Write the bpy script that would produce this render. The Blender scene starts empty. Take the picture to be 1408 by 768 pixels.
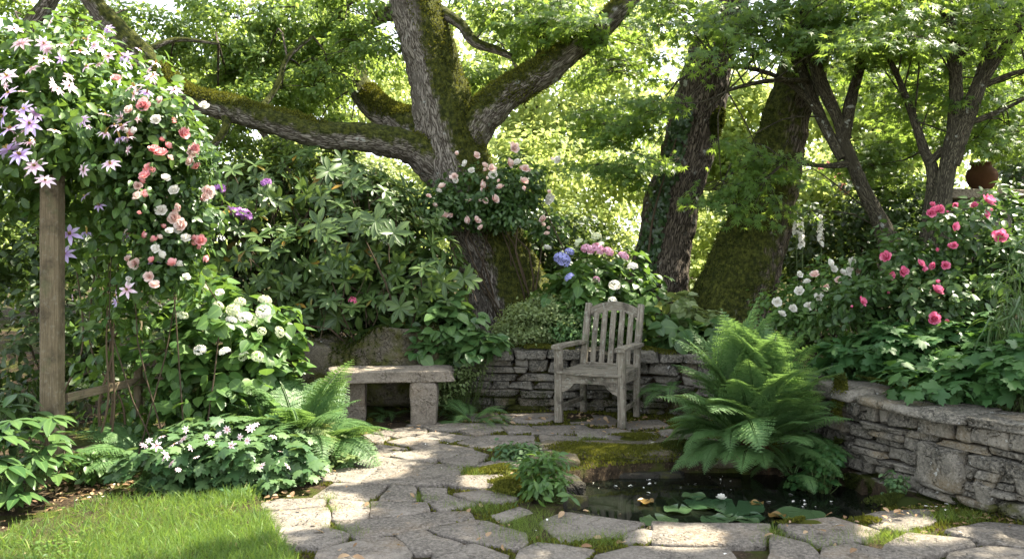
import bpy, math, numpy as np
from mathutils import Vector
C = bpy.context.scene
COL = C.collection
TAU = 2*math.pi

# ------------------------------------------------------------------ camera, sky, sun, exposure
H, F, HY = 1.5, 1173.0, 345.0          # eye height, focal length in photo pixels, horizon row (1408 px wide photo)
cam = bpy.data.cameras.new('camera'); cam_o = bpy.data.objects.new('camera', cam); COL.objects.link(cam_o)
cam_o.location = (0, 0, H); cam_o.rotation_euler = (math.pi/2, 0, 0)
cam.sensor_width = 36; cam.lens = 36*F/1408; cam.shift_y = -(384-HY)/1408
cam.clip_end = 1000; cam.clip_start = .05
cam.dof.use_dof = True; cam.dof.focus_distance = 7.0; cam.dof.aperture_fstop = 3.6
C.camera = cam_o
SUN = np.array([.52, .26, .86]); SUN /= np.linalg.norm(SUN)      # towards the sun: high, from the right
w = bpy.data.worlds.new('World'); C.world = w; w.use_nodes = True
nt = w.node_tree; bg = nt.nodes['Background']; sky = nt.nodes.new('ShaderNodeTexSky')
sky.sky_type = 'NISHITA'; sky.sun_disc = False
sky.sun_elevation = math.asin(SUN[2]); sky.sun_rotation = math.atan2(SUN[0], SUN[1]); sky.air_density = 1.0; sky.dust_density = 1.0; sky.ozone_density = .6
hs = nt.nodes.new('ShaderNodeHueSaturation'); hs.inputs['Saturation'].default_value = .35     # a white, hazy summer sky
nt.links.new(sky.outputs[0], hs.inputs['Color']); nt.links.new(hs.outputs[0], bg.inputs[0]); bg.inputs[1].default_value = .14
sl = bpy.data.lights.new('sun', 'SUN'); sl.energy = 4.6; sl.angle = math.radians(.5); sl.color = (1, .92, .75)
so = bpy.data.objects.new('sun', sl); COL.objects.link(so); so.rotation_euler = Vector(SUN).to_track_quat('Z', 'Y').to_euler()
C.view_settings.view_transform = 'Standard'; C.view_settings.look = 'None'; C.view_settings.gamma = 1
C.view_settings.exposure = 2.42; C.view_settings.use_curve_mapping = False
C.render.engine = 'CYCLES'
cy = C.cycles; cy.use_denoising = True; cy.max_bounces = 6; cy.diffuse_bounces = 4; cy.glossy_bounces = 2
cy.transmission_bounces = 4; cy.transparent_max_bounces = 4; cy.caustics_reflective = False; cy.caustics_refractive = False; cy.sample_clamp_indirect = 6

def P(px, py, d): return np.array([(px-704)*d/F, d, H-(py-HY)*d/F])
def G(px, py, z=0.0):
    d = F*(H-z)/(py-HY); return np.array([(px-704)*d/F, d, z])
R = lambda s: np.random.default_rng(s)

# ------------------------------------------------------------------ numpy mesh helpers
def nrm(v): return v/np.maximum(np.linalg.norm(v, axis=-1, keepdims=True), 1e-9)
_nzc = {}
def nz(p, f, seed=0, k=9):
    if (seed, k) not in _nzc:
        r = R(seed+901); _nzc[(seed, k)] = (nrm(r.normal(size=(k, 3)))*r.uniform(.5, 1.7, (k, 1)), r.uniform(0, TAU, k))
    d, ph = _nzc[(seed, k)]
    return np.sin(np.asarray(p)@(d.T*f)+ph).sum(-1)/math.sqrt(k)/1.2
class MB:
    def __init__(s): s.V = []; s.F = []; s.A = []; s.M = []; s.I = []; s.n = 0
    def add(s, V, faces, A=None, ms=None, mi=0):
        V = np.asarray(V, float); s.V.append(V)
        s.A.append(np.zeros((len(V), 3)) if A is None else np.broadcast_to(A, (len(V), 3)))
        s.M.append(np.zeros(len(V)) if ms is None else np.broadcast_to(ms, len(V)))
        for f in (faces if isinstance(faces, list) else [faces]):
            f = np.asarray(f, int)
            if len(f): s.F.append(f+s.n); s.I.append(np.full(len(f), mi))
        s.n += len(V)
    def build(s, name, mats, parent=None, smooth=True):
        me = bpy.data.meshes.new(name); V = np.concatenate(s.V).astype('f4')
        if parent is not None: V = V-np.array(parent.location, 'f4')
        tot = np.concatenate([np.full(len(f), f.shape[1]) for f in s.F]).astype('i4')
        loops = np.concatenate([f.ravel() for f in s.F]).astype('i4')
        me.vertices.add(len(V)); me.vertices.foreach_set('co', V.ravel())
        me.loops.add(len(loops)); me.loops.foreach_set('vertex_index', loops)
        me.polygons.add(len(tot)); st = np.zeros(len(tot), 'i4'); st[1:] = np.cumsum(tot)[:-1]
        me.polygons.foreach_set('loop_start', st)
        me.polygons.foreach_set('material_index', np.concatenate(s.I).astype('i4'))
        me.polygons.foreach_set('use_smooth', np.full(len(tot), smooth, bool))
        a = me.attributes.new('lf', 'FLOAT_VECTOR', 'POINT'); a.data.foreach_set('vector', np.concatenate(s.A).astype('f4').ravel())
        M = np.concatenate(s.M).astype('f4')
        if M.any(): a = me.attributes.new('ms', 'FLOAT', 'POINT'); a.data.foreach_set('value', M)
        for m in (mats if isinstance(mats, (list, tuple)) else [mats]): me.materials.append(m)
        me.update(calc_edges=True)
        o = bpy.data.objects.new(name, me); COL.objects.link(o)
        if parent is not None: o.parent = parent
        return o
def tag(o, label=None, cat=None, group=None, kind=None):
    for k, v in (('label', label), ('category', cat), ('group', group), ('kind', kind)):
        if v: o[k] = v
    return o
def thing(name, label, cat, loc, group=None):
    o = bpy.data.objects.new(name, None); COL.objects.link(o); o.location = tuple(float(x) for x in loc); o.empty_display_size = .1
    return tag(o, label, cat, group)
def copy_part(src, parent, loc, eul, sc):
    o = src.copy(); COL.objects.link(o); o.parent = parent; o.location = loc; o.rotation_euler = eul
    o.scale = (sc, sc, sc) if np.isscalar(sc) else sc
    return o

# ------------------------------------------------------------------ leaf templates: (verts, faces, uv) x across, y along, z normal
def t_leaf(ys, ws, fold=.15, curl=.15, wave=0):
    V = []; A = []
    for y, wd in zip(ys, ws):
        z = -curl*y*y
        for sx in (-1, 0, 1):
            V.append((sx*wd, y, z+abs(sx)*wd*fold+(wave*math.sin(y*14)*abs(sx)*wd))); A.append((y, sx))
    n = len(ys); Fq = [(3*i+a, 3*i+a+1, 3*i+a+4, 3*i+a+3) for i in range(n-1) for a in (0, 1)]
    return np.array(V), np.array(Fq), np.array(A)
def t_fan(outline, cen=(0, 0), droop=.25, fold=0):
    o = np.array(outline, float); V = np.vstack([[cen[0], cen[1], 0], np.c_[o, np.zeros(len(o))]])
    r = np.hypot(V[:, 0]-cen[0], V[:, 1]-cen[1]); V[:, 2] = -droop*r*r
    n = len(o); Ft = np.array([(0, i+1, (i+1) % n+1) for i in range(n)])
    return V, Ft, np.c_[r, np.zeros(len(V))+.5]
def palm(k, spread, L, notch, w=0, tip2=False):
    o = [(0, -.02)]
    for i in range(k):
        a = math.radians(90-spread/2+spread*i/(k-1)); l = L[min(i, k-1-i)]
        da = math.radians(spread/(k-1)/2)
        if i == 0: o.append((notch*.6*math.cos(a-da), notch*.6*math.sin(a-da)))
        if tip2:
            for q, s in ((-.55, .8), (-.25, .78), (0, 1), (.25, .78), (.55, .8)): o.append((l*s*math.cos(a+q*da), l*s*math.sin(a+q*da)))
        else:
            if w: o.append((l*.62*math.cos(a-da*w), l*.62*math.sin(a-da*w)))
            o.append((l*math.cos(a), l*math.sin(a)))
            if w: o.append((l*.62*math.cos(a+da*w), l*.62*math.sin(a+da*w)))
        o.append((notch*(1 if i < k-1 else .6)*math.cos(a+da), notch*(1 if i < k-1 else .6)*math.sin(a+da)))
    return t_fan(o[::-1])
T_DIA = (np.array([(0, 0, 0), (-.3, .45, .07), (0, 1, -.12), (.3, .45, .07)]), np.array([(0, 3, 2), (0, 2, 1)]), np.array([(0, 0), (.5, -1), (1, 0), (.5, 1)]))
T_OVAL = t_leaf((0, .15, .4, .7, .9, 1), (.01, .2, .3, .24, .1, .004), .22, .22)
T_BROAD = t_leaf((0, .1, .3, .55, .8, .93, 1), (.01, .26, .39, .36, .2, .08, .004), .16, .25, .02)
T_LANCE = t_leaf((0, .2, .45, .7, .9, 1), (.015, .09, .16, .165, .08, .004), .3, .18)
T_OAK = t_leaf((0, .15, .3, .42, .58, .68, .85, 1), (.01, .1, .22, .14, .31, .2, .24, .03), .15, .2)
T_MAPLE = palm(7, 250, (.62, .8, .95, 1.0), .3)
T_GERAN = palm(5, 300, (.62, .8, .9), .42, tip2=True)
T_BLADE = t_leaf((0, .4, .75, 1), (.016, .014, .009, .001), .5, .35)
T_SWORD = t_leaf((0, .25, .5, .75, 1), (.03, .045, .04, .025, .002), .5, .45)

def scatter(m, T, pos, d, n, size, rng, mi=0, jit=.2):
    V, Fs, A = T; k = len(V); N = len(pos)
    if N == 0: return
    d = nrm(d); sd = nrm(np.cross(d, n)); n = np.cross(sd, d)
    s = (size*rng.uniform(1-2*jit, 1+jit, N) if np.isscalar(size) else size)[:, None, None]
    W = pos[:, None]+s*(V[None, :, 0:1]*sd[:, None]+V[None, :, 1:2]*d[:, None]+V[None, :, 2:3]*n[:, None])
    r = np.repeat(rng.uniform(0, 1, N), k)
    At = np.c_[np.tile(A, (N, 1)), r]
    Ft = (Fs[None]+(np.arange(N)*k)[:, None, None]).reshape(-1, Fs.shape[1])
    m.add(W.reshape(-1, 3), Ft, At, mi=mi)
def foliage(m, T, pos, out, size, rng, up=.6, ow=.5, rnd=.45, droop=.35, mi=0):
    N = len(pos); n = nrm(np.array([0, 0, up])+ow*out+rnd*rng.normal(size=(N, 3)))
    d = out*.8+rng.normal(size=(N, 3))*.6-np.array([0, 0, droop]); d = nrm(d-(d*n).sum(-1, keepdims=True)*n)
    scatter(m, T, pos, d, n, size, rng, mi)
def shell(rng, specs, N, power=.35):
    sp = np.array(specs, float); c = sp[:, :3]; r = sp[:, 3:6]
    wgt = (r[:, 0]*r[:, 1]*r[:, 2])**(2/3); i = rng.choice(len(sp), N, p=wgt/wgt.sum())
    u = nrm(rng.normal(size=(N, 3))); q = rng.uniform(0, 1, (N, 1))**power
    return c[i]+u*q*r[i], nrm(u/r[i]), i
def clumped(rng, specs, k, rc, per, flat=.7, power=.35):
    """k small leaf clumps over the ellipsoids, PER leaves each: (pos, out)"""
    c, o, _ = shell(rng, specs, k, power); cr = rc*rng.uniform(.6, 1.3, k)
    i = np.repeat(np.arange(k), per); u = nrm(rng.normal(size=(len(i), 3))); q = rng.uniform(0, 1, (len(i), 1))**.5
    pos = c[i]+u*q*cr[i][:, None]*np.array([1, 1, flat]); return pos, nrm(u*.6+o[i]*.7)
GAPS = []        # leaves cut away along the sun's path to light chosen spots: (point lit, radius)
def openings(pos, *arr, zmin=2.6):
    keep = np.ones(len(pos), bool)
    for p, r in GAPS:
        v = pos-np.asarray(p); t = v@SUN; dd = np.linalg.norm(v-t[:, None]*SUN, axis=1)
        keep &= ~((dd < r*(1+.35*nz(pos, 2.2, 77))) & (pos[:, 2] > zmin) & (t > .3))
    return (pos[keep],)+tuple(a[keep] for a in arr)

# ------------------------------------------------------------------ tubes: trunks, limbs, twigs
def catmull(p, r, step):
    p = np.asarray(p, float); r = np.asarray(r, float); n = len(p)
    q = np.vstack([2*p[0]-p[1], p, 2*p[-1]-p[-2]]); rr = np.r_[r[0], r, r[-1]]; out = []; ro = []
    for i in range(n-1):
        L = np.linalg.norm(p[i+1]-p[i]); k = max(2, int(L/step)); t = np.linspace(0, 1, k, endpoint=(i == n-2))[:, None]
        a, b, c, d = q[i], q[i+1], q[i+2], q[i+3]
        out.append(.5*((2*b)+(-a+c)*t+(2*a-5*b+4*c-d)*t**2+(-a+3*b-3*c+d)*t**3)); ro.append(rr[i+1]+(rr[i+2]-rr[i+1])*t[:, 0])
    return np.vstack(out), np.concatenate(ro)
def tube(m, pts, rad, seg=8, step=.1, lump=0., ridge=0., seed=0, moss=None, rnd=0., mi=0, flare=0., cap=True):
    c, r = catmull(pts, rad, step); n = len(c); T = nrm(np.gradient(c, axis=0))
    ref = np.array([0, 1., 0]) if abs(T[0][1]) < .8 else np.array([1., 0, 0])
    U = np.zeros_like(c); u = ref-T[0]*(ref@T[0])
    for i in range(n): u = u-T[i]*(u@T[i]); u = u/np.linalg.norm(u); U[i] = u
    W = np.cross(T, U); s = np.r_[0, np.cumsum(np.linalg.norm(np.diff(c, axis=0), axis=1))]
    th = np.arange(seg)*TAU/seg; ca, sa = np.cos(th), np.sin(th)
    D = ca[None, :, None]*U[:, None]+sa[None, :, None]*W[:, None]; rm = r.mean()
    B = np.stack([np.broadcast_to(ca*rm, (n, seg)), np.broadcast_to(sa*rm, (n, seg)), np.broadcast_to(s[:, None], (n, seg))], -1)
    rr = np.broadcast_to(r[:, None], (n, seg)).copy()
    if flare: rr = rr*(1+flare*np.exp(-s/.35)[:, None]*(.6+.5*np.cos(th*5+seed)+.3*np.cos(th*3+1)))
    Q = B+np.array([0, 0, seed*3.1])
    if lump: rr = rr*(1+lump*nz(Q*np.array([1, 1, .6]), 3.2/max(rm, .1), seed)+lump*.5*nz(Q, 9/max(rm, .1), seed+1))
    if ridge:
        f = nz(Q*np.array([1, 1, .16]), 75, seed+3, 12)+.55*nz(Q*np.array([1, 1, .3]), 150, seed+4, 12)
        rr = rr+ridge*(np.clip(1-np.abs(f)*1.3, -.6, 1)*-1+.3)
    V = c[:, None]+D*rr[..., None]
    i = np.arange(n-1)[:, None]*seg; j = np.arange(seg)[None]; k = (j+1) % seg
    Fq = np.stack([i+j, i+k, i+seg+k, i+seg+j], -1).reshape(-1, 4)
    V = V.reshape(-1, 3); A = B.reshape(-1, 3) if not rnd else np.c_[np.zeros((len(V), 2)), np.full(len(V), rnd)]
    ms = None if moss is None else moss(V, D.reshape(-1, 3), np.repeat(s/s[-1], seg))
    m.add(V, Fq, A, ms, mi)
    if cap: m.add(V[-seg:], [np.arange(seg)[None]], A[-seg:], None if ms is None else ms[-seg:], mi)
    return V, D.reshape(-1, 3), ms
def twigs(m, starts, ends, r, rng, sag=.1, mi=0, seg=5):
    for a, b in zip(starts, ends):
        L = np.linalg.norm(b-a); mid = (a+b)/2+rng.normal(size=3)*L*.1+np.array([0, 0, L*sag])
        tube(m, [a, mid, b], [r, r*.75, r*.35], seg, max(L/6, .03), mi=mi, cap=False)
def fuzz(m, V, N, ms, count, size, rng, thr=.5):
    idx = np.where(ms > thr)[0]
    if len(idx) == 0: return
    i = rng.choice(idx, count); p = V[i]+rng.normal(size=(count, 3))*.008; d = nrm(N[i]*.9+rng.normal(size=(count, 3))*.5+np.array([0, 0, .3]))
    scatter(m, T_DIA, p, d, nrm(rng.normal(size=(count, 3))), size, rng, jit=.3)

# ------------------------------------------------------------------ materials
def newmat(name):
    m = bpy.data.materials.new(name); m.use_nodes = True; t = m.node_tree; t.nodes.clear()
    out = t.nodes.new('ShaderNodeOutputMaterial'); b = t.nodes.new('ShaderNodeBsdfPrincipled'); t.links.new(b.outputs[0], out.inputs[0])
    return m, t, b, out
class N:      # tiny node-graph helper
    def __init__(s, t): s.t = t
    def __call__(s, typ, ins=None, **kw):
        n = s.t.nodes.new('ShaderNode'+typ)
        for k, v in kw.items(): setattr(n, k, v)
        for k, v in (ins or {}).items():
            if hasattr(v, 'is_linked') or isinstance(v, bpy.types.NodeSocket): s.t.links.new(v, n.inputs[k])
            else: n.inputs[k].default_value = v
        return n
    def noise(s, vec, scale, detail=4, rough=.6): return s('TexNoise', {'Vector': vec, 'Scale': scale, 'Detail': detail, 'Roughness': rough}).outputs['Fac']
    def ramp(s, fac, stops, interp='LINEAR'):
        n = s('ValToRGB', {'Fac': fac}); e = n.color_ramp.elements; n.color_ramp.interpolation = interp
        while len(e) < len(stops): e.new(.5)
        for el, (p, c) in zip(e, stops): el.position = p; el.color = (*c, 1) if len(c) == 3 else c
        return n.outputs[0]
    def mix(s, f, a, b, blend='MIX'):
        n = s('Mix', data_type='RGBA', blend_type=blend)
        for i, v in ((0, f), (6, a), (7, b)):
            if isinstance(v, bpy.types.NodeSocket): s.t.links.new(v, n.inputs[i])
            else: n.inputs[i].default_value = (*v, 1) if isinstance(v, tuple) and len(v) == 3 else v
        return n.outputs[2]
    def math(s, op, a, b=0., c=0.):
        n = s('Math', operation=op)
        for i, v in enumerate((a, b, c)):
            if isinstance(v, bpy.types.NodeSocket): s.t.links.new(v, n.inputs[i])
            else: n.inputs[i].default_value = v
        return n.outputs[0]
    def smooth(s, v, lo, hi): return s('MapRange', {'Value': v, 'From Min': lo, 'From Max': hi}, interpolation_type='SMOOTHSTEP').outputs[0]
def leafmat(name, dark, light, trans=None, tf=.35, rough=.5, rib=.25, spec=.35, old=None):
    m, t, b, out = newmat(name); n = N(t); at = n('Attribute', attribute_name='lf'); sp = n('SeparateXYZ', {0: at.outputs['Vector']})
    stops = [(0, dark), (1, light)] if not old else [(0, dark), (.978, light), (.983, old), (1, old)]
    col = n.ramp(sp.outputs[2], stops)
    if rib:
        r = n.smooth(n.math('ABSOLUTE', sp.outputs[1]), .16, .0); col = n.mix(n.math('MULTIPLY', r, rib), col, (min(light[0]*2.2, 1), min(light[1]*2, 1), min(light[2]*2, 1)))
    geo = n('NewGeometry'); col = n.mix(n.math('MULTIPLY', n.noise(geo.outputs['Position'], 2.2, 2), .45), col, tuple(x*.55 for x in dark))
    t.links.new(col, b.inputs['Base Color']); b.inputs['Roughness'].default_value = rough; b.inputs['Specular IOR Level'].default_value = spec
    tr = n('BsdfTranslucent'); tc = trans or (light[0]*2.0, light[1]*1.9, light[2]*1.1)
    t.links.new(n.mix(.35, tc, col), tr.inputs[0])
    mx = n('MixShader', {0: tf, 1: b.outputs[0], 2: tr.outputs[0]}); t.links.new(mx.outputs[0], out.inputs[0])
    return m
def petalmat(name, c1, c2, tf=.3, cen=None):
    m, t, b, out = newmat(name); n = N(t); at = n('Attribute', attribute_name='lf'); sp = n('SeparateXYZ', {0: at.outputs['Vector']})
    col = n.mix(sp.outputs[2], c1, c2)
    if cen: col = n.mix(n.smooth(sp.outputs[0], .75, 0.), col, cen)
    t.links.new(col, b.inputs['Base Color']); b.inputs['Roughness'].default_value = .6; b.inputs['Specular IOR Level'].default_value = .25
    tr = n('BsdfTranslucent'); t.links.new(col, tr.inputs[0])
    t.links.new(n('MixShader', {0: tf, 1: b.outputs[0], 2: tr.outputs[0]}).outputs[0], out.inputs[0]); return m
def barkmat(name, c1, c2, c3, moss1=(.022, .028, .006), moss2=(.085, .092, .016), fine=1.):
    m, t, b, out = newmat(name); n = N(t); v = n('Attribute', attribute_name='lf').outputs['Vector']
    mp = n('Mapping', {'Vector': v, 'Scale': (1, 1, .13)}).outputs[0]; pos = n('NewGeometry').outputs['Position']
    a = n.noise(mp, 40*fine, 6, .7); wv = n.mix(.09, mp, n('TexNoise', {'Vector': mp, 'Scale': 22., 'Detail': 3.}).outputs['Color'], 'ADD'); f = n('TexVoronoi', {'Vector': wv, 'Scale': 60*fine}, feature='DISTANCE_TO_EDGE').outputs[0]
    big = n.noise(pos, 3.5, 4); crack = n.smooth(f, 0, .22)
    col = n.mix(crack, c1, n.mix(a, c2, c3)); col = n.mix(n.smooth(big, .5, .75), col, tuple(x*.65 for x in c2))
    col = n.mix(n.smooth(n.noise(pos, 11, 4), .62, .72), col, (.30, .31, .27))
    ms = n('Attribute', attribute_name='ms').outputs['Fac']
    fac = n.smooth(n.math('ADD', ms, n.math('MULTIPLY_ADD', n.noise(pos, 9, 5, .65), .9, -.45)), .38, .58)
    mc = n.mix(n.smooth(n.noise(pos, 24, 5), .35, .7), moss1, moss2)
    t.links.new(n.mix(fac, col, mc), b.inputs['Base Color']); b.inputs['Roughness'].default_value = .9; b.inputs['Specular IOR Level'].default_value = .14
    hgt = n.math('ADD', n.math('MULTIPLY', crack, .5), n.math('ADD', n.math('MULTIPLY', a, .6), n.math('MULTIPLY', n.noise(pos, 90, 3), n.math('MULTIPLY', fac, .8))))
    bp = n('Bump', {'Height': hgt, 'Strength': .9, 'Distance': .02}); t.links.new(bp.outputs[0], b.inputs['Normal']); return m
def stonemat(name, c1, c2, lichen=.5, moss=.3, warm=(.17, .13, .08), bump=.6):
    m, t, b, out = newmat(name); n = N(t); pos = n('NewGeometry').outputs['Position']; rnd = n('SeparateXYZ', {0: n('Attribute', attribute_name='lf').outputs['Vector']}).outputs[2]
    sh = n('VectorMath', {0: pos, 1: n('CombineXYZ', {0: n.math('MULTIPLY', rnd, 37.), 1: n.math('MULTIPLY', rnd, 91.), 2: 0.}).outputs[0]}, operation='ADD').outputs[0]
    a = n.noise(sh, 5, 6, .65); g = n.noise(sh, 55, 5, .7); d = n.noise(sh, 2.2, 3)
    col = n.mix(rnd, c1, c2); col = n.mix(n.smooth(a, .35, .7), col, tuple(x*.6 for x in c1)); col = n.mix(n.smooth(d, .52, .72), col, warm)
    col = n.mix(n.smooth(g, .35, .75), col, tuple(min(1, x*1.25) for x in c2)); col = n.mix(n.smooth(n.noise(sh, 130, 2), .62, .7), col, tuple(x*.35 for x in c1))
    col = n.mix(n.math('MULTIPLY', n.smooth(n.noise(sh, 10, 5, .7), .72-.12*lichen, .78-.12*lichen), lichen), col, (.45, .45, .41))
    ms = n('Attribute', attribute_name='ms').outputs['Fac']
    fac = n.smooth(n.math('ADD', n.math('MULTIPLY', n.noise(pos, 4.5, 5, .65), 1.), n.math('ADD', ms, moss-.5)), .5, .68)
    col = n.mix(fac, col, n.mix(n.noise(pos, 30, 4), (.018, .022, .005), (.085, .085, .014)))
    t.links.new(col, b.inputs['Base Color']); b.inputs['Roughness'].default_value = .88; b.inputs['Specular IOR Level'].default_value = .25
    hgt = n.math('ADD', n.math('MULTIPLY', n.math('ADD', a, n.smooth(n.noise(sh, 3.2, 5, .7), .44, .5)), .7), n.math('ADD', n.math('MULTIPLY', g, .35), n.math('MULTIPLY', n.noise(sh, 17, 4), .5)))
    bp = n('Bump', {'Height': hgt, 'Strength': bump, 'Distance': .03}); t.links.new(bp.outputs[0], b.inputs['Normal']); return m
def woodmat(name, c1, c2, lichen=.4):
    m, t, b, out = newmat(name); n = N(t); v = n('Attribute', attribute_name='lf').outputs['Vector']; pos = n('NewGeometry').outputs['Position']
    mp = n('Mapping', {'Vector': v, 'Scale': (1, 1, .06)}).outputs[0]
    g = n.noise(mp, 120, 4, .7); a = n.noise(pos, 7, 4)
    col = n.mix(n.smooth(g, .3, .7), c1, c2); col = n.mix(n.smooth(a, .45, .75), col, tuple(x*.45 for x in c1))
    col = n.mix(n.math('MULTIPLY', n.smooth(n.noise(pos, 34, 5, .7), .54, .64), lichen), col, (.27, .27, .22))
    col = n.mix(n.math('MULTIPLY', n.smooth(n.noise(pos, 5, 4), .55, .7), .5), col, (.06, .075, .03))
    t.links.new(col, b.inputs['Base Color']); b.inputs['Roughness'].default_value = .85; b.inputs['Specular IOR Level'].default_value = .2
    bp = n('Bump', {'Height': n.math('ADD', g, n.noise(pos, 60, 3)), 'Strength': .5, 'Distance': .006}); t.links.new(bp.outputs[0], b.inputs['Normal']); return m
def groundmat():
    m, t, b, out = newmat('soil'); n = N(t); pos = n('NewGeometry').outputs['Position']
    a = n.noise(pos, 9, 6, .7); g = n.noise(pos, 60, 4, .7)
    col = n.ramp(a, [(.3, (.012, .009, .006)), (.55, (.045, .032, .02)), (.75, (.10, .075, .045))])
    col = n.mix(n.smooth(g, .55, .7), col, (.14, .105, .06))
    col = n.mix(n.smooth(n.noise(pos, 2.6, 5, .65), .47, .58), col, n.mix(n.noise(pos, 28, 4), (.015, .022, .005), (.075, .085, .016)))
    t.links.new(col, b.inputs['Base Color']); b.inputs['Roughness'].default_value = .95; b.inputs['Specular IOR Level'].default_value = .1
    bp = n('Bump', {'Height': n.math('ADD', a, g), 'Strength': .8, 'Distance': .03}); t.links.new(bp.outputs[0], b.inputs['Normal']); return m
def plain(name, col, rough=.7, spec=.3):
    m, t, b, out = newmat(name); n = N(t); pos = n('NewGeometry').outputs['Position']
    t.links.new(n.mix(n.noise(pos, 20, 4), col, tuple(x*.5 for x in col)), b.inputs['Base Color']); b.inputs['Roughness'].default_value = rough; b.inputs['Specular IOR Level'].default_value = spec
    return m
M = dict(
    soil=groundmat(),
    flag=stonemat('flagstone', (.098, .085, .069), (.195, .171, .142), .28, .08, (.16, .12, .078), .75),
    wall=stonemat('wall_stone', (.042, .040, .032), (.19, .172, .138), .75, .2, (.16, .12, .065), 1.),
    rock=stonemat('mossy_rock', (.060, .052, .036), (.11, .094, .066), .8, .42, (.13, .10, .055), .9),
    bench=stonemat('bench_stone', (.14, .118, .092), (.21, .178, .14), .45, .10, (.2, .15, .10), .7),
    wet=stonemat('blackish_stone', (.014, .013, .010), (.028, .025, .018), .1, .2, (.02, .016, .01), .8),  # near-black tone for the stones low at the pond edge
    wood=woodmat('weathered_teak', (.095, .080, .060), (.25, .22, .17), .65),
    post=woodmat('old_post', (.085, .066, .038), (.16, .125, .075), .15),
    oak_bark=barkmat('oak_bark', (.040, .031, .022), (.17, .148, .118), (.30, .268, .222)),
    dark_bark=barkmat('dark_bark', (.018, .014, .010), (.095, .075, .056), (.17, .14, .11)),
    maple_bark=barkmat('maple_bark', (.022, .019, .013), (.075, .066, .042), (.12, .106, .072), fine=1.6),
    twig=plain('twig', (.07, .05, .03), .85, .2), green_stem=plain('green_stem', (.08, .12, .03), .6), deadfern=plain('dead_fern', (.085, .045, .02), .9, .1), dry=plain('dry_stem', (.11, .075, .04), .8),
    moss=leafmat('moss', (.034, .042, .007), (.15, .155, .024), tf=.2, rib=0, rough=.9, spec=.1),
    moss_dk=leafmat('dark_moss', (.016, .024, .005), (.06, .075, .014), tf=.2, rib=0, rough=.9, spec=.1),
    turf=leafmat('turf', (.042, .098, .018), (.16, .25, .05), tf=.4, rib=0, rough=.5, old=(.42, .34, .16)),
    grass=leafmat('grass', (.06, .115, .018), (.17, .235, .045), tf=.4, rib=0, rough=.5),
    rhodo=leafmat('rhododendron_leaf', (.034, .075, .018), (.10, .155, .042), tf=.22, rough=.42, rib=.5, spec=.38, old=(.30, .17, .02)),
    hyd=leafmat('hydrangea_leaf', (.042, .10, .024), (.105, .185, .042), tf=.3, rough=.42, rib=.35),
    hel=leafmat('hellebore_leaf', (.036, .088, .026), (.092, .160, .045), tf=.2, rough=.36, rib=.4),
    clem=leafmat('clematis_leaf', (.035, .090, .018), (.115, .19, .04), tf=.33, rough=.42, rib=.3),
    rose=leafmat('rose_leaf', (.028, .070, .018), (.080, .140, .038), tf=.28, rough=.4, rib=.3),
    geran=leafmat('geranium_leaf', (.042, .10, .036), (.11, .18, .064), tf=.25, rough=.45, rib=0),
    aqui=leafmat('columbine_leaf', (.03, .09, .025), (.075, .155, .04), tf=.3, rough=.5, rib=0),
    fern=leafmat('fern_leaf', (.058, .135, .040), (.14, .235, .08), tf=.33, rough=.5, rib=0),
    pale=leafmat('pale_leaf', (.10, .15, .05), (.26, .32, .14), tf=.35, rough=.5, rib=.2),
    oak=leafmat('oak_leaf', (.045, .095, .020), (.12, .19, .040), (.44, .58, .10), tf=.48, rough=.45, rib=.25),
    maple=leafmat('maple_leaf', (.035, .085, .018), (.095, .165, .034), (.42, .58, .08), tf=.5, rough=.45, rib=0),
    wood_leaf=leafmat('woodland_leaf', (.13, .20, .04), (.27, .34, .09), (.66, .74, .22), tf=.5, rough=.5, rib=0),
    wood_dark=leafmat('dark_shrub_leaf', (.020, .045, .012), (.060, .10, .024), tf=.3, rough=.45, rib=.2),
    ivy=leafmat('ivy_leaf', (.018, .042, .014), (.045, .080, .026), tf=.15, rough=.35, rib=.2),
    lily=leafmat('lily_pad', (.028, .060, .026), (.07, .11, .045), tf=.05, rough=.25, rib=0),
    lily_y=leafmat('yellowed_lily_pad', (.14, .085, .025), (.2, .13, .04), tf=.05, rough=.3, rib=0),
    litter=leafmat('dry_leaf', (.16, .085, .04), (.42, .30, .18), tf=.2, rib=.2, rough=.7),
    pet_white=petalmat('white_petal', (.78, .75, .66), (.85, .83, .78), .3), pet_cream=petalmat('cream_petal', (.50, .58, .32), (.74, .74, .56), .3),
    pet_blush=petalmat('blush_petal', (.82, .58, .52), (.86, .76, .70), .3, (.82, .48, .42)), pet_pink=petalmat('coral_pink_petal', (.78, .30, .32), (.82, .50, .48), .3, (.75, .22, .22)),
    pet_rose=petalmat('deep_pink_petal', (.68, .11, .24), (.80, .28, .42), .3, (.58, .06, .15)), pet_purple=petalmat('purple_petal', (.36, .14, .42), (.52, .26, .58), .25),
    pet_lilac=petalmat('lilac_petal', (.60, .48, .78), (.76, .68, .86), .3, (.5, .3, .62)), pet_mauve=petalmat('pale_mauve_petal', (.80, .62, .70), (.85, .76, .80), .3, (.7, .4, .5)),
    pet_hpink=petalmat('hydrangea_pink', (.62, .28, .42), (.72, .46, .56)), pet_blue=petalmat('hydrangea_blue', (.28, .30, .62), (.46, .46, .74)),
    stamen=plain('stamen', (.55, .42, .12), .7), terracotta=plain('terracotta', (.09, .042, .02), .85, .1),
)
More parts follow.
